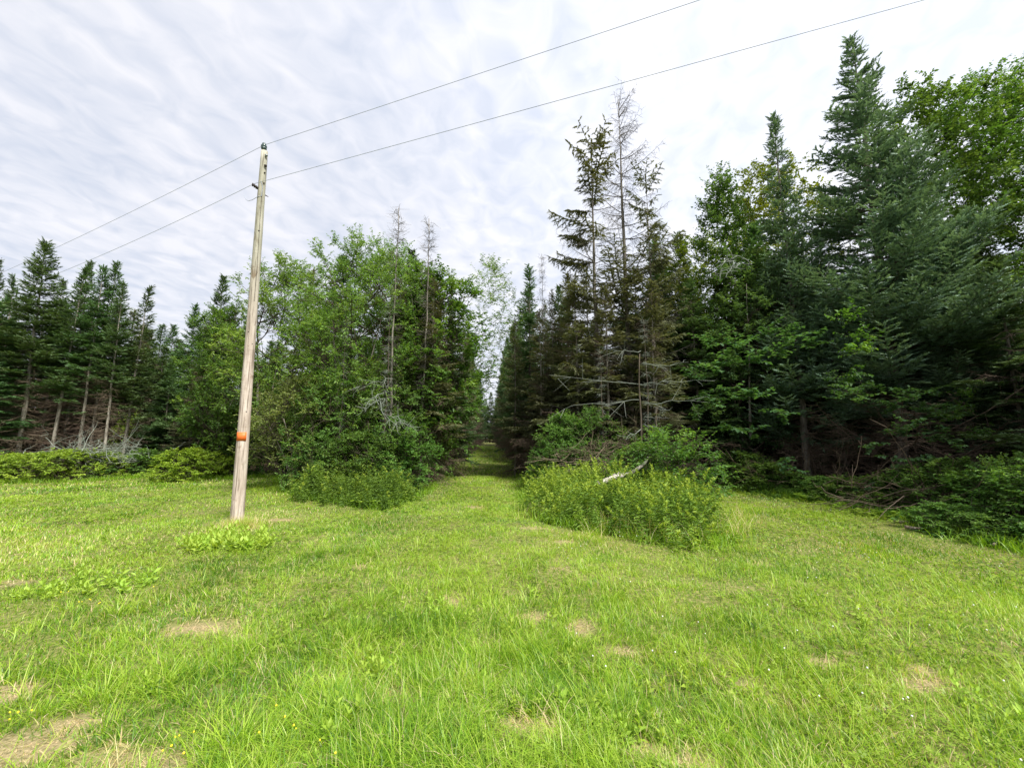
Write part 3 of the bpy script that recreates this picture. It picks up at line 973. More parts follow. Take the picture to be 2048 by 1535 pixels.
for px, top, dp, k, wd, lab in stand:
    if lab is None:
        topat(T[k], 'spruce_tree', px, top, dp, wid=wd, label='spruce just outside the left edge of the photo', group=G_ST)
    else:
        topat(T[k], 'spruce_tree', px, top, dp, wid=wd, label=lab, group=G_ST, tilt=random.uniform(-.014, .014))
# pale bare stems at the front of the stand
for px, top, dp in [(12, 600, 17.4), (60, 590, 22.5), (125, 600, 23), (160, 590, 23.5), (195, 600, 24), (240, 610, 24.5), (270, 620, 25), (305, 660, 26), (330, 690, 24), (366, 680, 24), (405, 650, 24.5), (-110, 560, 20), (-30, 600, 24), (20, 590, 25), (90, 610, 26), (140, 620, 27), (215, 620, 28), (290, 650, 29), (455, 640, 27), (500, 640, 28), (-160, 600, 24), (-80, 600, 26),
                    (350, 720, 21), (420, 700, 20.5), (395, 740, 19.5)]:
    topat(T[random.choice(['path2', 'path', 'low' if px > 300 else 'path2'])], 'spruce_tree', px, top, dp, wid=1.1, label='dark spruce filling the second row of the left stand', group='second row of the left stand')

for i in range(34):
    y = random.uniform(27, 42)
    x = -random.uniform(.30, 1.45) * y
    place(T['low'], 'spruce_tree', (x, y), H=7.0 + (y - 27) * .12 + random.random() * 2, wid=1.35,
          label='dim spruce far behind the left stand', group='spruces far behind the left stand')

# ------------------------------------------------------------------ middle-left leafy trees
T['ashA'] = leafy_mesh(201, 8.6, 1.75, 1.6, 17, 230, 7, 13, .095, .40, .46, 'oval', .8, .6, 2, .07, .5, ('ash', 'bark_grey'))
T['ashB'] = leafy_mesh(202, 8.6, 2.5, 1.4, 24, 400, 7, 13, .095, .42, .46, 'oval', .8, .7, 2, .09, .5, ('ash', 'bark_grey'))
T['ashC'] = leafy_mesh(203, 8.8, 1.9, 3.6, 14, 100, 6, 10, .10, .30, .55, 'oval', .8, .4, 1, .07, .6, ('ash', 'bark_grey'), droop=.35)
T['mapleA'] = leafy_mesh(204, 8.0, 1.9, 1.0, 20, 330, 7, 12, .09, .75, .40, 'oval', .6, 1.2, 2, .08, .3, ('maple', 'bark_grey'))
T['mapleY'] = leafy_mesh(205, 10.0, 2.6, 3.0, 18, 240, 7, 12, .10, .70, .45, 'dome', .6, 1.2, 1, .12, .3, ('maple_y', 'bark_grey'))
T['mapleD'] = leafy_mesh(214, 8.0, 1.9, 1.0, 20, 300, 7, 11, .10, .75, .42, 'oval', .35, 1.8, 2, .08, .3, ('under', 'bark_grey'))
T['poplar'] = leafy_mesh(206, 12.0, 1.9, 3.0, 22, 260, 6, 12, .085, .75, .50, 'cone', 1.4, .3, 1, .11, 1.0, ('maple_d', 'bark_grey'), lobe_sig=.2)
T['mapleBig'] = leafy_mesh(207, 15.0, 4.6, 3.6, 40, 950, 7, 14, .088, .75, .58, 'dome', .55, 1.3, 1, .17, .3, ('maple', 'bark_dark'), lobe_sig=.21)
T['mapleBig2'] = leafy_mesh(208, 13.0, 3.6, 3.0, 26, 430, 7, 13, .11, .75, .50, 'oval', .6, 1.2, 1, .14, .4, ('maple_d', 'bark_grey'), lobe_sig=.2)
topat(T['ashA'], 'ash_tree', 560, 508, 15.5, wid=.95, label='airy ash tree just right of the wooden pole', rz=1.0)
topat(T['ashB'], 'ash_tree', 715, 484, 14.0, wid=.84, label='tallest light green leafy tree left of the mown path, with two bare tops behind', rz=.3)
topat(T['mapleA'], 'leafy_tree', 880, 528, 15.5, wid=1.0, label='leafy tree with a yellowish crown top left of the path mouth', rz=2.3)
topat(T['ashC'], 'ash_tree', 962, 534, 18.0, wid=1.0, label='thin ash leaning its see-through crown over the mown path', rz=.8)
topat(T['mapleA'], 'leafy_tree', 452, 600, 17.5, wid=.8, label='leafy tree behind and left of the wooden pole', rz=.5)
topat(T['ashA'], 'leafy_tree', 640, 590, 17.0, wid=1.0, label='low leafy tree in the gap right of the airy ash', rz=2.9)
topat(T['ashB'], 'leafy_tree', 800, 500, 16.2, wid=.72, label='leafy tree around the foot of the left bare spruce top', rz=4.0)
topat(T['snag'], 'dead_spruce', 795, 412, 13.2, wid=1.1, label='bare forked spruce top above the tallest light green tree', group='bare spruce tops left of the path')
topat(T['snag'], 'dead_spruce', 853, 436, 14.0, wid=1.1, rz=2.0, label='bare spruce top second left of the path, nearer the path', group='bare spruce tops left of the path')
topat(T['lichen'], 'dead_spruce', 778, 600, 13.0, wid=1.0, label='grey lichen-covered dead spruce among the leafy trees left of the path')
topat(T['lichen'], 'dead_spruce', 690, 640, 12.6, wid=.9, rz=1.2, label='low grey lichen-covered spruce behind the pale shrub right of the pole')
topat(T['path'], 'spruce_tree', 868, 560, 14.6, wid=1.0, label='dark thin spruce under the nearer bare top left of the path')
topat(T['path'], 'spruce_tree', 800, 560, 15.0, wid=1.0, label='greyish spruce inside the leafy clump left of the path')
topat(T['path2'], 'spruce_tree', 905, 600, 17.5, wid=1.0, label='dark spruce forming the left jamb of the path mouth')

# ------------------------------------------------------------------ spruces lining the path
PX0L, PX0R = G(862, 975), G(1040, 965)


def path_x(y):
    return -.0508 * y


ORD = ['nearest', 'second', 'third', 'fourth', 'fifth', 'sixth', 'seventh', 'eighth']
for side, x_off in ((-1, -2.85), (1, 2.1)):
    nth = 0
    y = 17.0 if side < 0 else 17.5
    while y < 100:
        hh = 7.9 + 1.3 * random.random() + min(7.0, (y - 17) * .18)
        k = random.choice(['path', 'path2', 'path2'])
        place(T[k], 'spruce_tree', (path_x(y) + x_off - side * min(.15, max(0, (y - 34) * .02)) + side * (random.random() * .7), y), H=hh, wid=.62 + .2 * random.random(),
              label=(('%s spruce from the mouth in the row along the %s side of the mown path' % (ORD[nth], 'left' if side < 0 else 'right')) if nth < 8 else
                     'distant spruce far down the row along the %s side of the mown path' % ('left' if side < 0 else 'right')),
              group='spruces along the %s side of the path' % ('left' if side < 0 else 'right'))
        y += 1.7 + 1.0 * random.random() + y * .03
        nth += 1
# second and third rows behind them
for side, base in ((-1, -4.6), (1, 4.6)):
    for row in range(3):
        y = 19.0 + row
        while y < 60:
            place(T[random.choice(['path', 'path2', 'low'])], 'spruce_tree', (path_x(y) + base + side * row * 2.6 + random.uniform(-.6, .6), y), H=8.6 + 2.2 * random.random(), wid=1.0,
                  label='dark spruce deep in the wood %s of the path rows' % ('left' if side < 0 else 'right'),
                  group='spruces deep in the wood %s of the path' % ('left' if side < 0 else 'right'))
            y += 3.2 + 1.5 * random.random() + y * .04
# trees closing the far end of the path
for i in range(11):
    x_, y_ = -6.0 + (i - 5) * 2.1 + random.uniform(-.5, .5), 112 + random.uniform(0, 14)
    place(T['low'], 'spruce_tree', (x_, y_), H=11.5 + 3.5 * random.random(), wid=1.15, label='far spruce closing the end of the mown path', group='far spruces at the end of the path')

# ------------------------------------------------------------------ right of the path
topat(T['path2'], 'spruce_tree', 1058, 532, 19.0, wid=.8, label='green pointed spruce beside the small bare top at the right jamb of the path')
topat(T['snag'], 'dead_spruce', 1082, 508, 17.0, wid=.7, rz=.6, label='small bare dead spruce top at the right jamb of the path')
topat(T['path'], 'spruce_tree', 1080, 620, 15.6, wid=.95, label='brownish spruce with a pale straight stem right of the path mouth')
topat(T['low'], 'spruce_tree', 1112, 575, 20.0, wid=.8, label='green spruce filling the gap between the small bare top and the ragged tall spruce')
topat(T['path'], 'spruce_tree', 1135, 545, 17.5, wid=1.0, label='grey-green spruce touching the left side of the ragged tall spruce')
topat(T['path'], 'spruce_tree', 1030, 640, 17.0, wid=.8, label='dark brown twigged spruce nearest the right edge of the path')
topat(T['dying'], 'dying_spruce', 1178, 280, 14.8, wid=.95, rz=.4, label='tall ragged spruce with drooping foliage left of the tallest bare top')
topat(T['baretop'], 'dying_spruce', 1240, 198, 15.2, wid=.9, rz=2.0, label='tallest spruce right of the path, its whole top bare of needles')
topat(T['dying'], 'dying_spruce', 1296, 350, 14.6, wid=.80, rz=3.1, label='thin spruce with hanging foliage right of the tallest bare top')
topat(T['path'], 'spruce_tree', 1150, 560, 14.2, wid=1.15, rz=.9, label='grey-green spruce below the ragged tall one right of the path')
topat(T['path'], 'spruce_tree', 1210, 570, 13.6, wid=1.1, rz=1.9, label='grey-green low spruce in front of the tallest bare topped one')
topat(T['path2'], 'spruce_tree', 1307, 480, 17.0, wid=1.0, label='small green spruce tip right of the drooping thin spruce')
topat(T['path2'], 'spruce_tree', 1354, 468, 18.0, wid=.75, label='thin dark spruce spire left of the yellow-green maple top')
topat(T['path'], 'spruce_tree', 1300, 560, 13.2, wid=1.1, rz=2.7, label='low spreading spruce behind the white dead branches')
topat(T['lichen'], 'dead_spruce', 1285, 640, 12.2, wid=1.05, rz=.5, label='pale dead spruce whose white side branches stick out behind the brush pile')
topat(T['lichen'], 'dead_spruce', 1200, 700, 12.8, wid=1.2, rz=2.1, label='grey dead spruce left of the one with white side branches')
topat(T['path2'], 'spruce_tree', 1380, 560, 15.0, wid=1.1, label='dark spruce in the shade right of the low spreading spruce')
topat(T['path2'], 'spruce_tree', 1440, 560, 16.5, wid=1.2, label='dark spruce at the back of the dark lawn nook')
topat(T['poplar'], 'poplar_tree', 1436, 338, 15.5, wid=1.0, rz=.5, label='poplar with an upright pointed crown left of the two dark spires')
topat(T['mapleY'], 'maple_tree', 1390, 470, 18.5, wid=.9, label='yellow-green maple low behind the poplar')
topat(T['mapleY'], 'maple_tree', 1530, 330, 20.0, wid=.85, rz=2.2, label='yellow-green maple behind the slim dark spire')
topat(T['slim'], 'spruce_tree', 1549, 224, 13.6, wid=.90, rz=.7, label='slim dark spruce spire left of the biggest spruce')
topat(T['big'], 'spruce_tree', 1702, 72, 12.6, wid=.96, rz=1.1, label='biggest and tallest dark blue-green spruce at right')
topat(T['mapleBig2'], 'maple_tree', 1822, 190, 16.0, wid=.8, rz=.2, label='leafy tree peeping between the biggest spruce and the rounded maple')
topat(T['mapleBig'], 'maple_tree', 1990, 160, 15.0, wid=.92, rz=2.5, label='big rounded maple crown at the right edge')
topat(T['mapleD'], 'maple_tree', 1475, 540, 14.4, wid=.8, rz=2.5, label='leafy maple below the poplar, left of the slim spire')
topat(T['mapleBig2'], 'maple_tree', 2190, 260, 13.5, wid=.95, rz=1.2, label='maple cut by the right edge, behind the rounded crown')
topat(T['big'], 'spruce_tree', 1870, 420, 12.0, wid=1.15, rz=2.9, label='dark broad spruce under the rounded maple crown')
topat(T['slim'], 'spruce_tree', 1640, 470, 15.0, wid=1.5, rz=2.9, label='lower dark spruce filling the space between the two spires')
topat(T['path2'], 'spruce_tree', 1990, 520, 10.6, wid=1.3, rz=2.9, label='dim brown-twigged spruce at the right edge under the maple')
topat(T['path'], 'spruce_tree', 2110, 430, 11.0, wid=1.4, rz=2.9, label='brown-twigged spruce just outside the right edge')
# the wood behind
for i in range(46):
    y = random.uniform(11.5, 42)
    x = random.uniform(9.5 + max(0, 0), 13 + y * .95)
    if y < 15 and x < 12.5:
        x += 4
    place(T[random.choice(['path2', 'low', 'path2', 'standA'])], 'spruce_tree', (x, y), H=random.uniform(7.5, 10.0) * (1 + y * .006), wid=1.25,
          label='dark spruce deep in the shaded wood at right', group='spruces deep in the right wood')
for x, y in ((5.6, 18.0), (6.9, 18.6), (8.2, 18.2), (9.3, 17.0), (7.5, 20.5), (9.0, 20.0), (5.8, 20.8), (10.2, 15.2), (10.8, 18.5)):
    place(T['path2'], 'spruce_tree', (x, y), H=random.uniform(8, 10), wid=1.25, label='dark spruce closing the shaded lawn nook right of the path', group='spruces closing the lawn nook')

for x, y, h in ((11.5, 5.2, 9.5), (13.0, 3.0, 9.0), (12.0, .8, 9.5), (14.5, 1.8, 10), (15.0, 4.6, 10.5), (12.6, 7.2, 10)):
    place(T['path2'], 'spruce_tree', (x, y), H=h, wid=1.3, label='dark spruce just outside the right edge of the photo', group='spruces outside the right edge')

# understorey saplings with flat layered leaves
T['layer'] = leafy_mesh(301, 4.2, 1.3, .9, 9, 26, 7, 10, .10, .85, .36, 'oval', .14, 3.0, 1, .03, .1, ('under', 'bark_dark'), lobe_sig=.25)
T['layerY'] = leafy_mesh(302, 4.2, .9, 2.4, 5, 9, 7, 9, .11, .85, .42, 'oval', .16, 3.0, 1, .03, .1, ('maple', 'bark_dark'), lobe_sig=.3)
for px, top, dp, k, wd, lab in [
        (1500, 640, 11.4, 'layer', 1.1, 'maple sapling with flat layered leaves left of the slim spruce stem'),
        (1700, 612, 10.3, 'layerY', .62, 'bright yellow-green sapling twig glowing before the biggest spruce'),
        (1770, 740, 9.4, 'layer', 1.1, 'low layered sapling under the biggest spruce'),
        (1935, 770, 9.4, 'layerY', .7, 'bright green sapling spray before the dark wood near the right edge'),
        (1440, 790, 14.0, 'layer', 1.0, 'dim sapling at the back of the shaded lawn nook')]:
    topat(T[k], 'maple_sapling', px, top, dp, wid=wd, label=lab, cat='sapling', group='layered maple saplings')

# ------------------------------------------------------------------ bushes
B = {}
B['dark'] = leafy_mesh(401, 3.0, 1.7, .2, 18, 240, 6, 11, .085, .62, .32, 'dome', .55, 1.6, 5, .03, .3, ('shrub', 'bark_dark'))
B['dark2'] = leafy_mesh(402, 2.2, 1.5, .12, 14, 190, 6, 11, .080, .60, .30, 'dome', .5, 1.6, 5, .025, .3, ('shrub', 'bark_dark'))
B['pale'] = leafy_mesh(403, 3.4, 1.5, .5, 14, 200, 6, 12, .055, .60, .30, 'dome', .8, .7, 5, .03, .4, ('shrub_pale', 'bark_grey'))
B['loose'] = leafy_mesh(404, 2.2, 1.3, .2, 13, 100, 6, 11, .10, .60, .36, 'dome', .6, 1.6, 5, .022, .6, ('shrub', 'bark_dark'), lobe_sig=.3)
B['loosebright'] = leafy_mesh(414, 2.2, 1.3, .2, 13, 100, 6, 11, .085, .55, .40, 'dome', .8, 1.2, 6, .022, .7, ('maple', 'bark_dark'), lobe_sig=.3)
B['mid'] = leafy_mesh(405, 3.6, 1.6, .4, 15, 190, 6, 12, .070, .62, .34, 'dome', .7, .9, 4, .035, .4, ('maple', 'bark_dark'))
B['bright'] = leafy_mesh(406, 1.25, 1.35, .05, 16, 150, 6, 11, .078, .60, .22, 'dome', .5, 1.6, 7, .012, .4, ('bright', 'bark_dark'))
B['brightlow'] = leafy_mesh(407, .95, 1.6, .03, 18, 200, 6, 12, .062, .60, .20, 'dome', .6, .9, 8, .010, .4, ('bright', 'bark_dark'))
B['scrub'] = leafy_mesh(408, 1.0, 1.2, .03, 14, 80, 6, 10, .080, .62, .24, 'dome', .5, 1.5, 7, .010, .4, ('shrub', 'bark_dark'))
bush = [
    # kind, px, base_py, top_py, wid, label
    ('brightlow', 30, 960, 910, 1.15, 'low bright green bramble mound at the left edge of the lawn'),
    ('brightlow', 135, 957, 902, 1.2, 'bright green bramble mound below the two pale spruce stems'),
    ('brightlow', -60, 962, 912, 1.3, 'low bright bramble mound just outside the left edge'),
    ('scrub', 212, 950, 905, 1.15, 'darker low bush right of the bright bramble mounds'),
    ('scrub', 282, 950, 900, 1.2, 'darker low bush left of the rounded bright bush'),
    ('bright', 380, 962, 900, 1.1, 'rounded bright green bush with a dark hollow under its front'),
    ('bright', 445, 955, 912, .85, 'small bright bush tucked behind the left side of the wooden pole'),
    ('bright', 258, 932, 835, .55, 'upright light green bush standing above the low brambles in front of the left stand'),
    ('dark2', 330, 930, 870, 1.2, 'dark bush in the shade behind the rounded bright bush'),
    ('dark2', 500, 950, 800, .9, 'dark bush just right of the wooden pole foot'),
    ('dark', 545, 950, 790, .8, 'dark bush at the back of the small lawn nook right of the pole'),
    ('pale', 590, 982, 758, 1.05, 'pale yellowish shrub right of the wooden pole'),
    ('dark', 625, 990, 872, .7, 'glossy dark bush at the left corner of the clump left of the path'),
    ('mid', 655, 985, 745, .8, 'mid green bush behind the weeds in the clump left of the path'),
    ('dark2', 715, 992, 870, .9, 'dark bush in the middle front of the clump left of the path'),
    ('mid', 745, 980, 725, .9, 'tall bush under the grey lichen branches left of the path'),
    ('dark', 800, 985, 835, .85, 'dark bush behind the weeds at the clump corner left of the path'),
    ('mid', 835, 970, 750, .8, 'green bush halfway up the right side of the clump left of the path'),
    ('dark', 838, 968, 860, .75, 'dark bush at the left edge of the path mouth'),
    ('dark2', 850, 945, 855, .85, 'bush on the left edge of the path, second from the mouth'),
    ('dark2', 884, 925, 858, .9, 'bush on the left edge of the path, third from the mouth'),
    ('dark2', 916, 908, 860, 1.0, 'bush on the left edge of the path, farthest one'),
    ('dark', 1112, 985, 850, .62, 'dark leafy bush on the right edge of the path mouth'),
    ('dark2', 1104, 960, 870, .8, 'dark bush behind the one on the right edge of the path mouth'),
    ('dark', 1130, 985, 830, .75, 'dark bush left of the brush pile'),
    ('mid', 1190, 985, 820, .7, 'mid green bush rising behind the brush pile'),
    ('dark', 1250, 985, 862, .8, 'dark bush close behind the birch log'),
    ('loosebright', 1335, 1020, 862, 1.1, 'loose long-twigged bush right of the birch log'),
    ('loose', 1290, 1005, 890, .9, 'loose bush behind the right end of the birch log'),
    ('dark2', 1062, 925, 868, .8, 'small dark bush on the right edge of the path farther in'),
    ('loosebright', 1490, 980, 905, 1.0, 'bush with light leaf sprays at the mouth of the lawn nook at right'),
    ('scrub', 1440, 972, 930, 1.2, 'low dim scrub at the back edge of the lawn nook'),
    ('scrub', 1540, 988, 930, 1.2, 'low dim scrub right of the light leaf sprays'),
    ('scrub', 1590, 992, 950, 1.2, 'low dark scrub in front of the slim spruce stem'),
    ('scrub', 1650, 1000, 955, 1.2, 'low scrub between the two spruce stems at right'),
    ('scrub', 1710, 1015, 958, 1.2, 'low leafy scrub below the biggest spruce'),
    ('scrub', 1770, 1025, 950, 1.1, 'low scrub left of the sawn sticks'),
    ('loose', 1850, 1035, 930, .9, 'bush behind the sawn sticks at right'),
    ('loose', 1930, 1055, 920, .9, 'bush right of the sawn sticks'),
    ('loose', 2000, 1075, 940, 1.0, 'open bush at the right edge of the lawn'),
    ('loosebright', 2055, 1085, 915, .6, 'pale-leaved tall bush cut by the right edge of the photo'),
    ('loose', 2130, 1110, 930, 1.0, 'dense bush just outside the right edge'),
    ('scrub', 1900, 1080, 1010, .9, 'low scrub in front of the sawn sticks right end'),
    ('scrub', 1975, 1098, 1030, .9, 'lowest scrub at the lawn edge near the right border'),
]
for k, px, by, top, wd, lab in bush:
    x, y = G(px, by)
    y += .5; x += .5 * x / max(y, 1)
    H = P(px, top, y).z
    place(B[k], 'bush', (x, y), H=H, wid=wd * {'dark': 1, 'mid': 1}.get(k, 1) * (B[k][1] / H) ** .35, label=lab, cat='bush')


# ------------------------------------------------------------------ tall weeds (goldenrod)
def weed_patch(name, spots, n, hmin, hmax, mat, label, seed, plume=.5, leaf=.125, tsh=0.0):
    global rng
    keep = rng; rng = np.random.default_rng(seed)
    poly = np.array([G(*p) for p in spots])
    mn, mx_ = poly.min(0), poly.max(0)
    pts = []
    while len(pts) < n:
        q = mn + (mx_ - mn) * rng.random(2)
        c = False
        for i in range(len(poly)):
            a, b = poly[i], poly[(i + 1) % len(poly)]
            if (a[1] > q[1]) != (b[1] > q[1]) and q[0] < (b[0] - a[0]) * (q[1] - a[1]) / (b[1] - a[1]) + a[0]:
                c = not c
        if c: pts.append(q)
    pts = np.array(pts)
    h = (hmin + (hmax - hmin) * (.5 * N1(pts[:, 0], pts[:, 1], .9) + .5 * rng.random(n)))
    dmin = np.full(n, 9.)
    for i in range(len(poly)):
        a, b = poly[i], poly[(i + 1) % len(poly)]
        ab = b - a
        tt = np.clip(((pts - a) @ ab) / (ab @ ab), 0, 1)
        dmin = np.minimum(dmin, np.linalg.norm(pts - (a + tt[:, None] * ab), axis=1))
    big_n = N3(pts[:, 0] + seed, pts[:, 1], .7)
    h = h * (.35 + .65 * np.clip(dmin / (.15 + .7 * N4(pts[:, 0], pts[:, 1], .4)), 0, 1)) * (.55 + .8 * big_n)
    pts = pts + rng.normal(0, .10, pts.shape) * (dmin < .25)[:, None]
    z0 = ground_z(pts[:, 0], pts[:, 1])
    lean = rng.normal(0, .26, (n, 2))
    base = np.stack([pts[:, 0], pts[:, 1], z0], 1)
    ac = Acc(); st = Acc()

    def at(i, s):
        return base[i] + np.stack([lean[i, 0] * h[i] * s * s, lean[i, 1] * h[i] * s * s, h[i] * s], 1)
    ii = np.arange(n)
    for k in range(3):
        st.add(*segs(at(ii, np.full(n, k / 3)), at(ii, np.full(n, (k + 1) / 3)), .004 - .001 * k, .003 - .0008 * k, 3), T=.25)
    nl = 26
    i = np.repeat(ii, nl); s = np.tile((np.arange(nl) + .5) / nl, n) ** .85
    m = len(i)
    az = np.tile(np.arange(nl) * 2.4, n) + rng.normal(0, .4, m)
    el = .55 - .5 * (1 - s) + rng.normal(0, .25, m)
    d = np.stack([np.cos(az) * np.cos(el), np.sin(az) * np.cos(el), np.sin(el)], 1)
    ts = rng.normal(0, .13, n) + .45 * (N2(pts[:, 0], pts[:, 1], .6) - .35)
    tint = np.clip(.22 + tsh + ts[i] + .22 * s + rng.normal(0, .09, m), 0, .72)
    leaves(ac, at(i, s), d, leaf * (.55 + .6 * rng.random(m)) * (1.15 - .5 * s), tint, 1.0, .24, .05, .35)
    # feathery tops
    pl = np.where(rng.random(n) < plume)[0]
    nf = 26
    i = np.repeat(pl, nf); m = len(i)
    s = .86 + .17 * rng.random(m)
    az = rng.random(m) * 6.28
    d = np.stack([np.cos(az), np.sin(az), .9 + .5 * rng.random(m)], 1)
    leaves(ac, at(i, s), d, .035 + .03 * rng.random(m), np.clip(.66 + .34 * rng.random(m), 0, 1), .3, .4, .05, .1)
    a = ac.build(name, M[mat])
    st.build('stem', M['golden'], a)
    tag(a, label, 'weeds', kind='stuff')
    a.data.name = name
    rng = keep


weed_patch('goldenrod', [(1055, 972), (1055, 1020), (1105, 1052), (1200, 1068), (1320, 1095), (1425, 1102), (1445, 1065), (1405, 1010), (1300, 1000), (1180, 990), (1100, 965)],
           1350, .45, 1.08, 'golden', 'tall yellow-green goldenrod in front of the birch log', 501, .45)
weed_patch('tall_weeds', [(575, 975), (585, 1003), (640, 1012), (710, 1016), (770, 1022), (830, 1004), (815, 975), (700, 985), (620, 970)],
           620, .5, 1.15, 'golden', 'tall leafy weeds in front of the clump left of the path', 502, .1, tsh=-.12)
weed_patch('ground_plants', [(1400, 965), (1500, 990), (1650, 1010), (1800, 1047), (1950, 1092), (2100, 1120), (2100, 1060), (1900, 1020), (1700, 985), (1500, 965)],
           900, .12, .42, 'shrub', 'low leafy ground plants along the right edge of the lawn', 503, 0, .10)
weed_patch('nettle_fringe', [(860, 965), (900, 942), (940, 905), (930, 900), (880, 935), (840, 965)],
           260, .2, .55, 'shrub', 'low dark weeds fringing the left edge of the path', 504, 0, .10)


# ------------------------------------------------------------------ ferns and sprouts
def fern_mesh(seed, n_fr=7, L=.5):
    global rng
    keep = rng; rng = np.random.default_rng(seed)
    ac = Acc(); st = Acc()
    for k in range(n_fr):
        az = k * 6.28 / n_fr + rng.normal(0, .25)
        l = L * (.75 + .4 * rng.random())
        s = np.linspace(0, 1, 15)
        A = np.array([math.cos(az), math.sin(az), 0]); S = np.array([-math.sin(az), math.cos(az), 0])
        p = A[None] * (l * s * .75)[:, None] + np.array([0, 0, 1.]) * (l * (1.0 * s - .62 * s * s))[:, None]
        st.add(*segs(p[:-1], p[1:], .003, .0018, 3), T=.5)
        for sg in (-1, 1):
            ln = l * .30 * np.sin(np.pi * (s * .88 + .08)) ** .8
            leaves(ac, p, A[None] * .3 + S[None] * sg + rng.normal(0, .06, (15, 3)), ln + .01, np.clip(.4 + .3 * rng.random(15), 0, 1), 1.5, .28, .03, .05)
    o = {'fronds': ac.mesh('fronds', M['bright']), 'stalks': st.mesh('stalks', M['bright'])}
    rng = keep
    return o, L * .45, L


def sprout_mesh(seed, h=.16, nst=3, leaf=.07, mat='sprout'):
    global rng
    keep = rng; rng = np.random.default_rng(seed)
    ac = Acc(); st = Acc()
    for k in range(nst):
        c = rng.normal(0, .045, 2) if nst > 1 else np.zeros(2)
        hh = h * (.7 + .5 * rng.random())
        tip = np.array([c[0] * 1.8, c[1] * 1.8, hh])
        b0 = np.array([c[0], c[1], -.01])
        st.add(*segs(b0[None], tip[None], .004, .0025, 4), T=.3)
        nl = 12
        s = np.linspace(.25, 1, nl)[:, None]
        az = np.arange(nl) * 2.4 + rng.random() * 6
        el = np.linspace(.15, 1.15, nl)
        d = np.stack([np.cos(az) * np.cos(el), np.sin(az) * np.cos(el), np.sin(el)], 1)
        leaves(ac, b0 * (1 - s) + tip * s, d, leaf * (1.1 - .4 * s[:, 0]) * (.8 + .4 * rng.random(nl)), np.clip(.2 + .5 * rng.random(nl), 0, 1), .8, .42, .08, .12)
    o = {'leaves': ac.mesh('leaves', M[mat]), 'stems': st.mesh('stems', M[mat])}
    rng = keep
    return o, h, .1


FE = [fern_mesh(601), fern_mesh(602, 6, .42)]
for i, (px, py) in enumerate([(1655, 1012), (1690, 1022), (1735, 1035), (1768, 1040), (1620, 1003), (1800, 1038), (730, 1012), (752, 1010), (1930, 1075), (1575, 985)]):
    x, y = G(px, py)
    place(FE[i % 2], 'fern', (x, y), H=FE[i % 2][1] * random.uniform(.6, 1.0), cat='fern', label='light green fern at the foot of the wood edge', group='ferns at the wood edge')
SP = [sprout_mesh(611), sprout_mesh(612, .12, 4, .06), sprout_mesh(613, .2, 2, .085), sprout_mesh(614, .15, 3, .075)]
# low patch in front of the pole
for i in range(64):
    px = 385 + 150 * random.random(); py = 1073 + 30 * random.random() ** .9
    if (px - 460) ** 2 / 80 ** 2 + (py - 1088) ** 2 / 18 ** 2 > 1.05: continue
    x, y = G(px, py)
    place(SP[i % 4], 'sprout', (x, y), H=random.uniform(.14, .22), wid=1.1, cat='weed', label='yellow-green sprout in the low patch in front of the wooden pole', group='sprouts in front of the pole')
for i, (px, py) in enumerate([(140, 1160), (150, 1172), (90, 1182), (60, 1192), (95, 1196), (200, 1182), (215, 1175), (250, 1172), (262, 1165), (268, 1178), (170, 1150), (120, 1190),
                              (1300, 1375)]):
    x, y = G(px, py)
    place(SP[i % 4], 'sprout', (x, y), H=random.uniform(.12, .18), cat='weed', label='pale green sprout in the loose drift at the left side of the lawn', group='sprouts in the left lawn')
for i, (px, py) in enumerate([(870, 1205), (885, 1208), (880, 1228), (850, 1232), (810, 1215), (920, 1235), (945, 1238), (1080, 1190), (1108, 1228), (1080, 1250), (1016, 1262), (860, 1278),
                              (760, 1320), (750, 1340), (780, 1352), (800, 1348), (820, 1355), (765, 1375), (740, 1360), (1070, 1370), (1065, 1400), (1112, 1400), (1125, 1415), (1040, 1430), (1085, 1385), (1000, 1372),
                              (1195, 1420), (1205, 1440), (1270, 1450), (1300, 1440), (1265, 1480), (1290, 1465), (1235, 1520), (1340, 1455), (660, 1430), (670, 1450), (640, 1500), (590, 1440), (275, 1400), (300, 1395),
                              (1610, 1220), (1620, 1225), (1600, 1216), (1370, 1380), (1150, 1328), (1720, 1250), (560, 1280), (1470, 1400), (1900, 1240), (1985, 1440), (2010, 1470), (1960, 1460), (430, 1480), (700, 1250), (580, 1125)]):
    x, y = G(px, py)
    place(SP[i % 4], 'sprout', (x, y), H=random.uniform(.07, .15), cat='weed', label='yellow-green sprout among the mown grass', group='sprouts in the lawn')


# ------------------------------------------------------------------ dead wood
def bent_log(name, p0, p1, r0, r1, mat, label, cat='log', n=9, wob=.03, seed=1, stubs=0, parent=None):
    g = np.random.default_rng(seed)
    p0, p1 = np.array(p0, float), np.array(p1, float)
    t = np.linspace(0, 1, n)[:, None]
    pts = p0 * (1 - t) + p1 * t + np.cumsum(g.normal(0, wob, (n, 3)), 0) * np.sin(t * math.pi)
    ac = Acc(); ac.add(*tube(pts, np.linspace(r0, r1, n), 9, True, .15, g))
    for _ in range(stubs):
        k = g.integers(2, n - 1)
        d = norm(g.normal(0, 1, 3) + np.array([0, 0, .8])) * (.1 + .25 * g.random())
        ac.add(*segs(pts[k][None], (pts[k] + d)[None], r1 * .5, r1 * .25, 5))
    o = ac.build(name, M[mat], parent, True)
    if not parent: tag(o, label, cat)
    return o


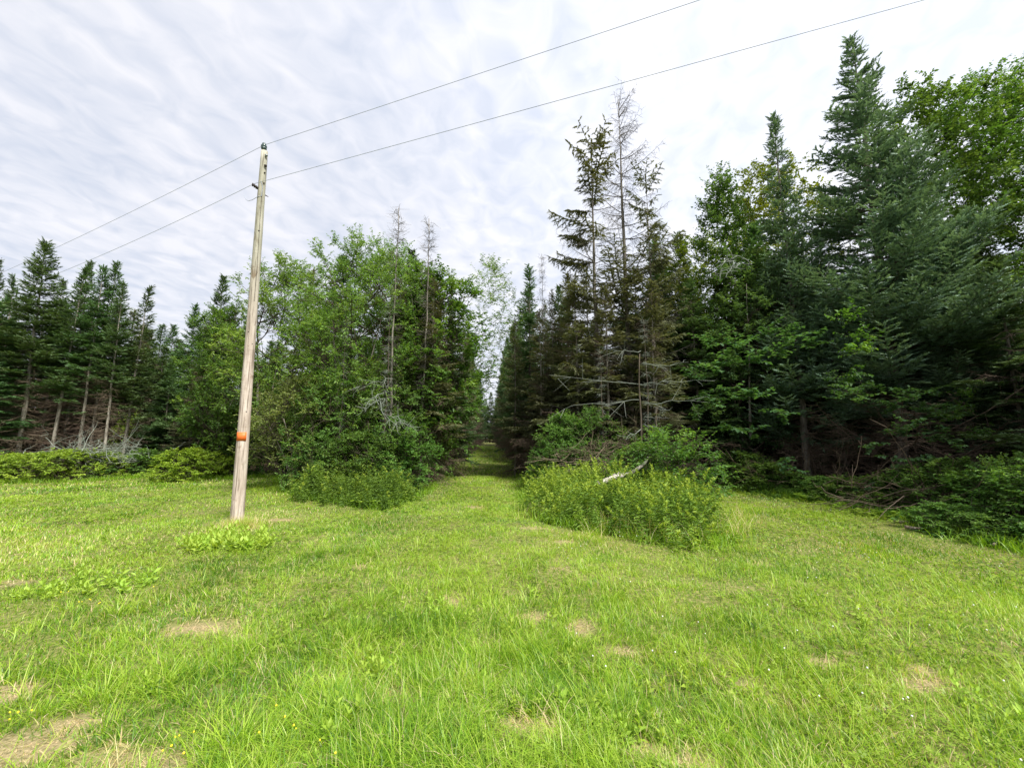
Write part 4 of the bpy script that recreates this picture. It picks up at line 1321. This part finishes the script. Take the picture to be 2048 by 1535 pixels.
a0, a1 = P(1196, 968, 8.9), P(1296, 914, 10.0)
bent_log('birch_log', a0, a1, .060, .028, 'birch', 'white birch log lying across the brush pile behind the goldenrod', seed=3, wob=.035)
a0, a1 = P(1225, 952, 9.3), P(1262, 945, 9.6)
bent_log('birch_branch', a0, a1, .042, .02, 'birch', 'short white forked piece at the low end of the birch log', seed=4)


def twig_pile(name, c, n, L, spread, h, mat, label, cat, seed, rad=.007):
    g = np.random.default_rng(seed)
    ac = Acc()
    for i in range(n):
        b = np.array(c) + g.normal(0, 1, 3) * np.array([spread, spread * .5, 0]) + np.array([0, 0, h * g.random()])
        d = norm(g.normal(0, 1, 3) * np.array([1, 1, .45]) + np.array([0, 0, .28]))
        l = L * (.4 + g.random())
        m = 6
        t = np.linspace(0, 1, m)[:, None]
        pts = b + d * t * l + np.cumsum(g.normal(0, .03, (m, 3)), 0)
        r_ = rad * (.5 + g.random())
        ac.add(*segs(pts[:-1], pts[1:], np.linspace(r_, r_ * .4, m)[:-1], np.linspace(r_, r_ * .4, m)[1:], 4), T=g.random())
        for q in range(4):
            k = g.integers(1, m)
            dd = norm(d + g.normal(0, .7, 3)) * l * (.15 + .3 * g.random())
            ac.add(*segs(pts[k][None], (pts[k] + dd)[None], r_ * .45, r_ * .2, 3), T=g.random())
    return tag(ac.build(name, M[mat]), label, cat)


x, y = G(1180, 985); z0 = float(ground_z(x, y))
twig_pile('brush_pile', (x + .25, y - .9, z0 + .5), 170, .9, .75, .75, 'brown', 'brown tangle of cut branches behind the goldenrod', 'brush pile', 701)
x, y = G(175, 935)
_q = P(185, 905, 17.4)
twig_pile('brush_pile', (_q.x, _q.y, .5), 115, .9, .95, .8, 'lichen', 'grey tangle of dead twigs in front of the left spruce stand', 'brush pile', 702, .011)
x, y = G(290, 930)
twig_pile('brush_pile', (x, y + .8, .3), 70, 1.2, 1.4, .5, 'lichen', 'low grey-brown twig heap behind the low bushes left of the pole', 'brush pile', 703, .009)
x, y = G(1880, 1040)
twig_pile('brush_pile', (x + .2, y + .5, .1), 120, 1.0, .9, .5, 'brown', 'brown dead twig heap at the wood edge near the right border', 'brush pile', 704, .008)
x, y = G(1650, 985)
twig_pile('brush_pile', (x, y + .6, .1), 110, 1.3, 1.3, .4, 'brown', 'fallen dead twigs around the spruce stems at right', 'brush pile', 705, .008)
for i, (a, b, r_, lab) in enumerate([((1795, 1038), (1878, 1043), .022, 'upper pale sawn stick at the right wood edge'),
                                     ((1790, 1050), (1868, 1053), .028, 'middle pale sawn stick at the right wood edge'),
                                     ((1812, 1062), (1900, 1064), .030, 'lower grey sawn stick at the right wood edge'),
                                     ((1990, 1098), (2010, 1082), .020, 'short pale stick poking out of the grass near the right border'),
                                     ((1560, 952), (1690, 990), .018, 'long thin fallen branch slanting past the slim spruce stem')]):
    q0, q1 = G(*a), G(*b)
    bent_log('stick', (q0[0], q0[1], float(ground_z(*q0)) + .05), (q1[0], q1[1], float(ground_z(*q1)) + (.16 if i == 3 else .06)), r_, r_ * .7, 'deadwood', lab, 'stick', 7, .012, 20 + i)

# pale dead limbs showing in front of the dark wood
def dead_limb(name, a, b, depth, r, label, seed, mat='lichen', subs=9):
    g = np.random.default_rng(seed)
    p0, p1 = np.array(P(*a, depth)), np.array(P(*b, depth - .4))
    n = 9
    t = np.linspace(0, 1, n)[:, None]
    pts = p0 * (1 - t) + p1 * t + np.cumsum(g.normal(0, .045, (n, 3)), 0)
    ac = Acc(); ac.add(*tube(pts, np.linspace(r, r * .3, n), 6, True))
    l = np.linalg.norm(p1 - p0)
    for _ in range(subs):
        k = g.integers(1, n)
        d = norm((p1 - p0) / l * .5 + g.normal(0, .6, 3) + np.array([0, 0, -.25])) * l * (.12 + .25 * g.random())
        q = pts[k] + d
        ac.add(*segs(np.stack([pts[k], q]), np.stack([q, q + norm(d + g.normal(0, .1, 3)) * .12]), np.array([r * .4, r * .25]), np.array([r * .25, r * .1]), 4), T=.9)
    return ac, mat


limbs = Acc()
tr = empty('dead_spruce', (P(1285, 900, 11.2).x, 11.2, 0))
trk = Acc(); g_ = np.random.default_rng(5)
zz = np.linspace(-.1, 3.9, 10)
trk.add(*tube(np.stack([np.cumsum(g_.normal(0, .02, 10)), np.cumsum(g_.normal(0, .02, 10)), zz], 1), np.linspace(.04, .012, 10), 8, True, .15, g_))
trk.build('trunk', M['bark_dark'], tr, True)
for i, (a, b) in enumerate([((1288, 725), (1382, 716)), ((1288, 770), (1395, 760)), ((1288, 808), (1395, 797)), ((1285, 835), (1330, 828)), ((1280, 770), (1120, 766)), ((1282, 800), (1130, 803)),
                            ((1284, 700), (1210, 690)), ((1286, 850), (1262, 880)), ((1290, 848), (1320, 860))]):
    ac, mt = dead_limb('limb', a, b, 11.2, .010, '', 40 + i)
    for v in ac.V: v -= np.array(tr.location, np.float32)
    ac.build('dead_limb', M['lichen'], tr)
tag(tr, 'dead spruce stem with long bare white limbs reaching right behind the brush pile', 'tree')
tr = empty('dead_branch_spray', P(775, 790, 11.0))
for i, (a, b) in enumerate([((790, 760), (715, 790)), ((770, 790), (722, 830)), ((765, 800), (800, 850)), ((770, 795), (712, 812)), ((790, 830), (830, 845))]):
    ac, mt = dead_limb('limb', a, b, 10.9, .009, '', 60 + i, subs=18)
    for v in ac.V: v -= np.array(tr.location, np.float32)
    ac.build('dead_limb', M['lichen'], tr)
tag(tr, 'white-grey dead branch spray caught in the bushes left of the path', 'branch')
tr = empty('dead_branch_spray', P(1480, 520, 12.6))
for i, (a, b) in enumerate([((1498, 528), (1450, 520)), ((1480, 524), (1440, 545)), ((1500, 530), (1430, 524)), ((1470, 522), (1455, 560))]):
    ac, mt = dead_limb('limb', a, b, 12.6, .02, '', 80 + i, subs=6)
    for v in ac.V: v -= np.array(tr.location, np.float32)
    ac.build('dead_limb', M['lichen'], tr)
tag(tr, 'bare whitish limb jutting out below the poplar', 'branch')


# ------------------------------------------------------------------ pole and wires
def build_pole():
    b = np.array(P(474, 1042, 8.1)); b[2] = float(ground_z(b[0], b[1]))
    top = np.array(P(529, 303, 8.1))
    root = empty('utility_pole', b)
    tag(root, 'weathered wooden utility pole leaning slightly, with an orange square marker', 'utility pole')
    g = np.random.default_rng(9)
    n = 40
    t = np.linspace(0, 1, n)[:, None]
    base = np.array([0, 0, -.3]); tp = top - b
    pts = base * (1 - t) + tp * t
    ac = Acc()
    V, F = tube(pts, np.linspace(.118, .064, n), 28, True, .02, g)
    V[-1, 2] += .0
    ac.add(V, F)
    m, nt, out = new_mat('weathered_pole_wood')
    N, L = nt.nodes, nt.links
    tcn = N.new('ShaderNodeTexCoord')

    def noise(sc, stretch, det=6, dist=0.0):
        mp_ = N.new('ShaderNodeMapping'); mp_.inputs['Scale'].default_value = (1, 1, stretch)
        L.new(tcn.outputs['Object'], mp_.inputs[0])
        q = N.new('ShaderNodeTexNoise'); q.inputs['Scale'].default_value = sc; q.inputs['Detail'].default_value = det; q.inputs['Distortion'].default_value = dist
        L.new(mp_.outputs[0], q.inputs['Vector']); return q.outputs['Fac']

    def rmp(f, stops):
        r = N.new('ShaderNodeValToRGB'); e = r.color_ramp.elements
        e[0].position, e[0].color = stops[0][0], (*stops[0][1], 1); e[1].position, e[1].color = stops[-1][0], (*stops[-1][1], 1)
        for p_, c_ in stops[1:-1]:
            k = e.new(p_); k.color = (*c_, 1)
        L.new(f, r.inputs[0]); return r.outputs[0]

    def mixc(f, a_, b_, bt='MIX'):
        q = N.new('ShaderNodeMix'); q.data_type = 'RGBA'; q.blend_type = bt
        if isinstance(f, float): q.inputs[0].default_value = f
        else: L.new(f, q.inputs[0])
        L.new(a_, q.inputs[6]); L.new(b_, q.inputs[7]); return q.outputs[2]
    sepn = N.new('ShaderNodeSeparateXYZ'); L.new(tcn.outputs['Object'], sepn.inputs[0])
    mrz = N.new('ShaderNodeMapRange'); mrz.inputs[1].default_value = 3.2; mrz.inputs[2].default_value = 5.6
    L.new(sepn.outputs['Z'], mrz.inputs[0])
    low = rmp(noise(9, .25), [(.3, (.36, .29, .24)), (.52, (.52, .44, .38)), (.7, (.62, .55, .49))])
    upp = rmp(noise(10, .2), [(.3, (.30, .29, .22)), (.55, (.40, .39, .31)), (.7, (.50, .48, .40))])
    c_ = mixc(mrz.outputs[0], low, upp)
    grain = rmp(noise(48, .03, 8, .3), [(.36, (.22, .18, .15)), (.47, (1, 1, 1))])
    c_ = mixc(.8, c_, grain, 'MULTIPLY')
    stain = rmp(noise(7, .45, 9, 1.2), [(.58, (1, 1, 1)), (.70, (.42, .31, .22))])
    c_ = mixc(.75, c_, stain, 'MULTIPLY')
    ring = rmp(noise(2.2, 9.0, 4, 1.5), [(.63, (1, 1, 1)), (.67, (.5, .42, .36)), (.70, (1, 1, 1))])
    c_ = mixc(.45, c_, ring, 'MULTIPLY')
    bs = N.new('ShaderNodeBsdfPrincipled'); bs.inputs['Roughness'].default_value = .85; bs.inputs['Specular IOR Level'].default_value = .2
    L.new(c_, bs.inputs['Base Color'])
    bp = N.new('ShaderNodeBump'); bp.inputs['Distance'].default_value = .012; bp.inputs['Strength'].default_value = .8
    L.new(noise(60, .035, 8, .3), bp.inputs['Height']); L.new(bp.outputs[0], bs.inputs['Normal'])
    L.new(bs.outputs[0], out.inputs[0])
    ac.build('shaft', m, root, True)

    def on(zf, ang, r_extra=0.0):       # a point on the shaft surface; ang 0 = facing the camera
        p = base * (1 - zf) + tp * zf
        r = .118 + (.064 - .118) * zf + r_extra
        view = np.array([-b[0], -b[1]]); view /= np.linalg.norm(view)
        a = math.atan2(view[1], view[0]) + ang
        return p + np.array([math.cos(a) * r, math.sin(a) * r, 0]), np.array([math.cos(a), math.sin(a), 0])
    # pole-top pin insulator
    ins = Acc()
    prof = [(0, .012), (.03, .05), (.055, .058), (.07, .045), (.085, .06), (.11, .058), (.125, .035), (.14, .042), (.165, .036), (.18, .012)]
    c0 = tp + np.array([-.02, 0, .02])
    k = 16
    V = []
    for z_, r_ in prof:
        for j in range(k):
            a = j * 2 * math.pi / k
            V.append([c0[0] + r_ * math.cos(a), c0[1] + r_ * math.sin(a), c0[2] + z_])
    F = []
    for i in range(len(prof) - 1):
        for j in range(k):
            q = (j + 1) % k
            F += [[i * k + j, i * k + q, (i + 1) * k + q], [i * k + j, (i + 1) * k + q, (i + 1) * k + j]]
    ins.add(V, F); ins.build('insulator', M['glass_ins'], root, True)
    pin = Acc(); pin.add(*tube([c0 + [0, 0, -.25], c0 + [0, 0, .04]], [.012, .012], 8))
    pin.build('insulator_pin', M['iron'], root)
    # bracket plate and bolts on the face
    for zf in (.985, .955, .935, .905):
        p, nrm = on(zf, .45)
        bo = Acc(); bo.add(*tube([p - nrm * .01, p + nrm * .02], [.016, .014], 8))
        if zf in (.985, .955):
            bo.add(*tube([p + nrm * .015, p + nrm * .045 + np.array([0, 0, -.02])], [.03, .022], 8))
        bo.build('bolt', M['iron'] if zf != .985 else M['zinc'], root)
    # neutral bracket to the left
    zf = (P(515, 380, 8.1).z - b[2] + .3) / (tp[2] + .3)
    p, nrm = on(zf, -1.35, -.02)
    br = Acc(); br.add(*tube([p, p + nrm * .05 + np.array([0, 0, .02]), p + nrm * .13 + np.array([0, 0, .05])], [.03, .026, .02], 8))
    for q in (.05, .085, .12):
        c = p + nrm * q + np.array([0, 0, q * .35]); br.add(*tube([c - nrm * .008, c + nrm * .008], [.036, .036], 10))
    br.build('neutral_bracket', M['iron'], root)
    p2, n2 = on(zf - .012, 1.5)
    bb = Acc(); bb.add(*tube([p2, p2 + n2 * .06 + np.array([0, 0, -.02])], [.012, .006], 6)); bb.build('bolt', M['iron'], root)
    neutral = p + nrm * .10 + np.array([0, 0, .07])
    # ground wire down the face
    gw = Acc()
    pts_ = [on(f_, .18 + .05 * math.sin(f_ * 21), .004)[0] for f_ in np.linspace(zf - .01, .58, 14)]
    gw.add(*segs(np.array(pts_[:-1]), np.array(pts_[1:]), .004, .004, 5))
    gw.build('ground_wire', M['iron'], root)
    lp = Acc()
    s0 = np.array(P(488, 389, 8.35)) - b
    loop = [s0, np.array(P(491, 398, 8.3)) - b, np.array(P(496, 402, 8.2)) - b, np.array(P(504, 400, 8.1)) - b, on(zf - .025, -.8, .01)[0], on(zf - .022, .1, .008)[0], on(zf + .005, .15, .008)[0], on(zf + .02, -.3, .008)[0]]
    loop = np.array(loop)
    lp.add(*segs(loop[:-1], loop[1:], .005, .005, 5)); lp.build('jumper_wire', M['wire'], root)
    # knots
    for f_, an, rr in ((.77, .1, .022), (.50, -.5, .012), (.30, .2, .014), (.47, .4, .01)):
        p, nrm = on(f_, an, -.006)
        kn = Acc(); kn.add(*tube([p, p + nrm * .012], [rr, rr * .6], 9)); kn.build('knot', M['iron'], root)
    # orange marker, curved round the shaft
    z0 = (P(486, 881, 8.1).z - b[2] + .3) / (tp[2] + .3); z1 = (P(486, 864, 8.1).z - b[2] + .3) / (tp[2] + .3)
    pa, na = on(z0, -.30, .003); pb, nb_ = on(z1, -.30, .003)
    sd2 = np.array([-na[1], na[0], 0]) * .082
    mk = Acc(); V = []; F = []
    for pz, bow in ((pa, 0), (pb, 0)):
        for j in range(5):
            q = -1 + j / 2
            V.append(pz + sd2 * q - na * .020 * q * q)
    for j in range(4):
        F += [[j, j + 1, 5 + j + 1], [j, 5 + j + 1, 5 + j]]
    mk.add(V, F); o = mk.build('orange_marker', M['orange'], root)
    sm = o.modifiers.new('thick', 'SOLIDIFY'); sm.thickness = .002
    # wires
    ptop = b + c0 + np.array([0, 0, .13])

    def wire(anchor, right_px, left_px, label):
        z = anchor[2]

        def solve(px, py, zt):
            u, f, w = ray(px, py); kq = (zt - CH) / w
            return np.array([u * kq, f * kq, zt])
        pr = solve(*right_px, z + .0)
        pl = solve(*left_px, z - 1.0)
        er = anchor + (pr - anchor) * 5.0; er[2] = z + .3
        el_ = anchor + (pl - anchor) * 3.0; el_[2] = z - 1.6
        pts = []
        for (a_, c2, e_) in ((el_, pl, anchor), (anchor, pr, er)):
            d1 = np.linalg.norm((c2 - a_)[:2]) / np.linalg.norm((e_ - a_)[:2])
            zc_ = (c2[2] - (1 - d1) ** 2 * a_[2] - d1 ** 2 * e_[2]) / (2 * d1 * (1 - d1))
            mid = (a_ + e_) / 2; mid[2] = zc_
            for s in np.linspace(0, 1, 40):
                pts.append((1 - s) ** 2 * a_ + 2 * s * (1 - s) * mid + s * s * e_)
        pts = np.array(pts)
        keep_ = np.concatenate([[True], np.linalg.norm(np.diff(pts, axis=0), axis=1) > 1e-4])
        pts = pts[keep_]
        ac = Acc(); ac.add(*segs(pts[:-1], pts[1:], .0042, .0042, 6))
        tag(ac.build('power_line', M['wire'], smooth=True), label, 'power line')
    wire(ptop, (1400, 0), (15, 540), 'upper power line running over the top insulator of the wooden pole')
    wire(b + neutral, (1848, 0), (120, 545), 'lower power line held by the bracket on the side of the pole')


build_pole()
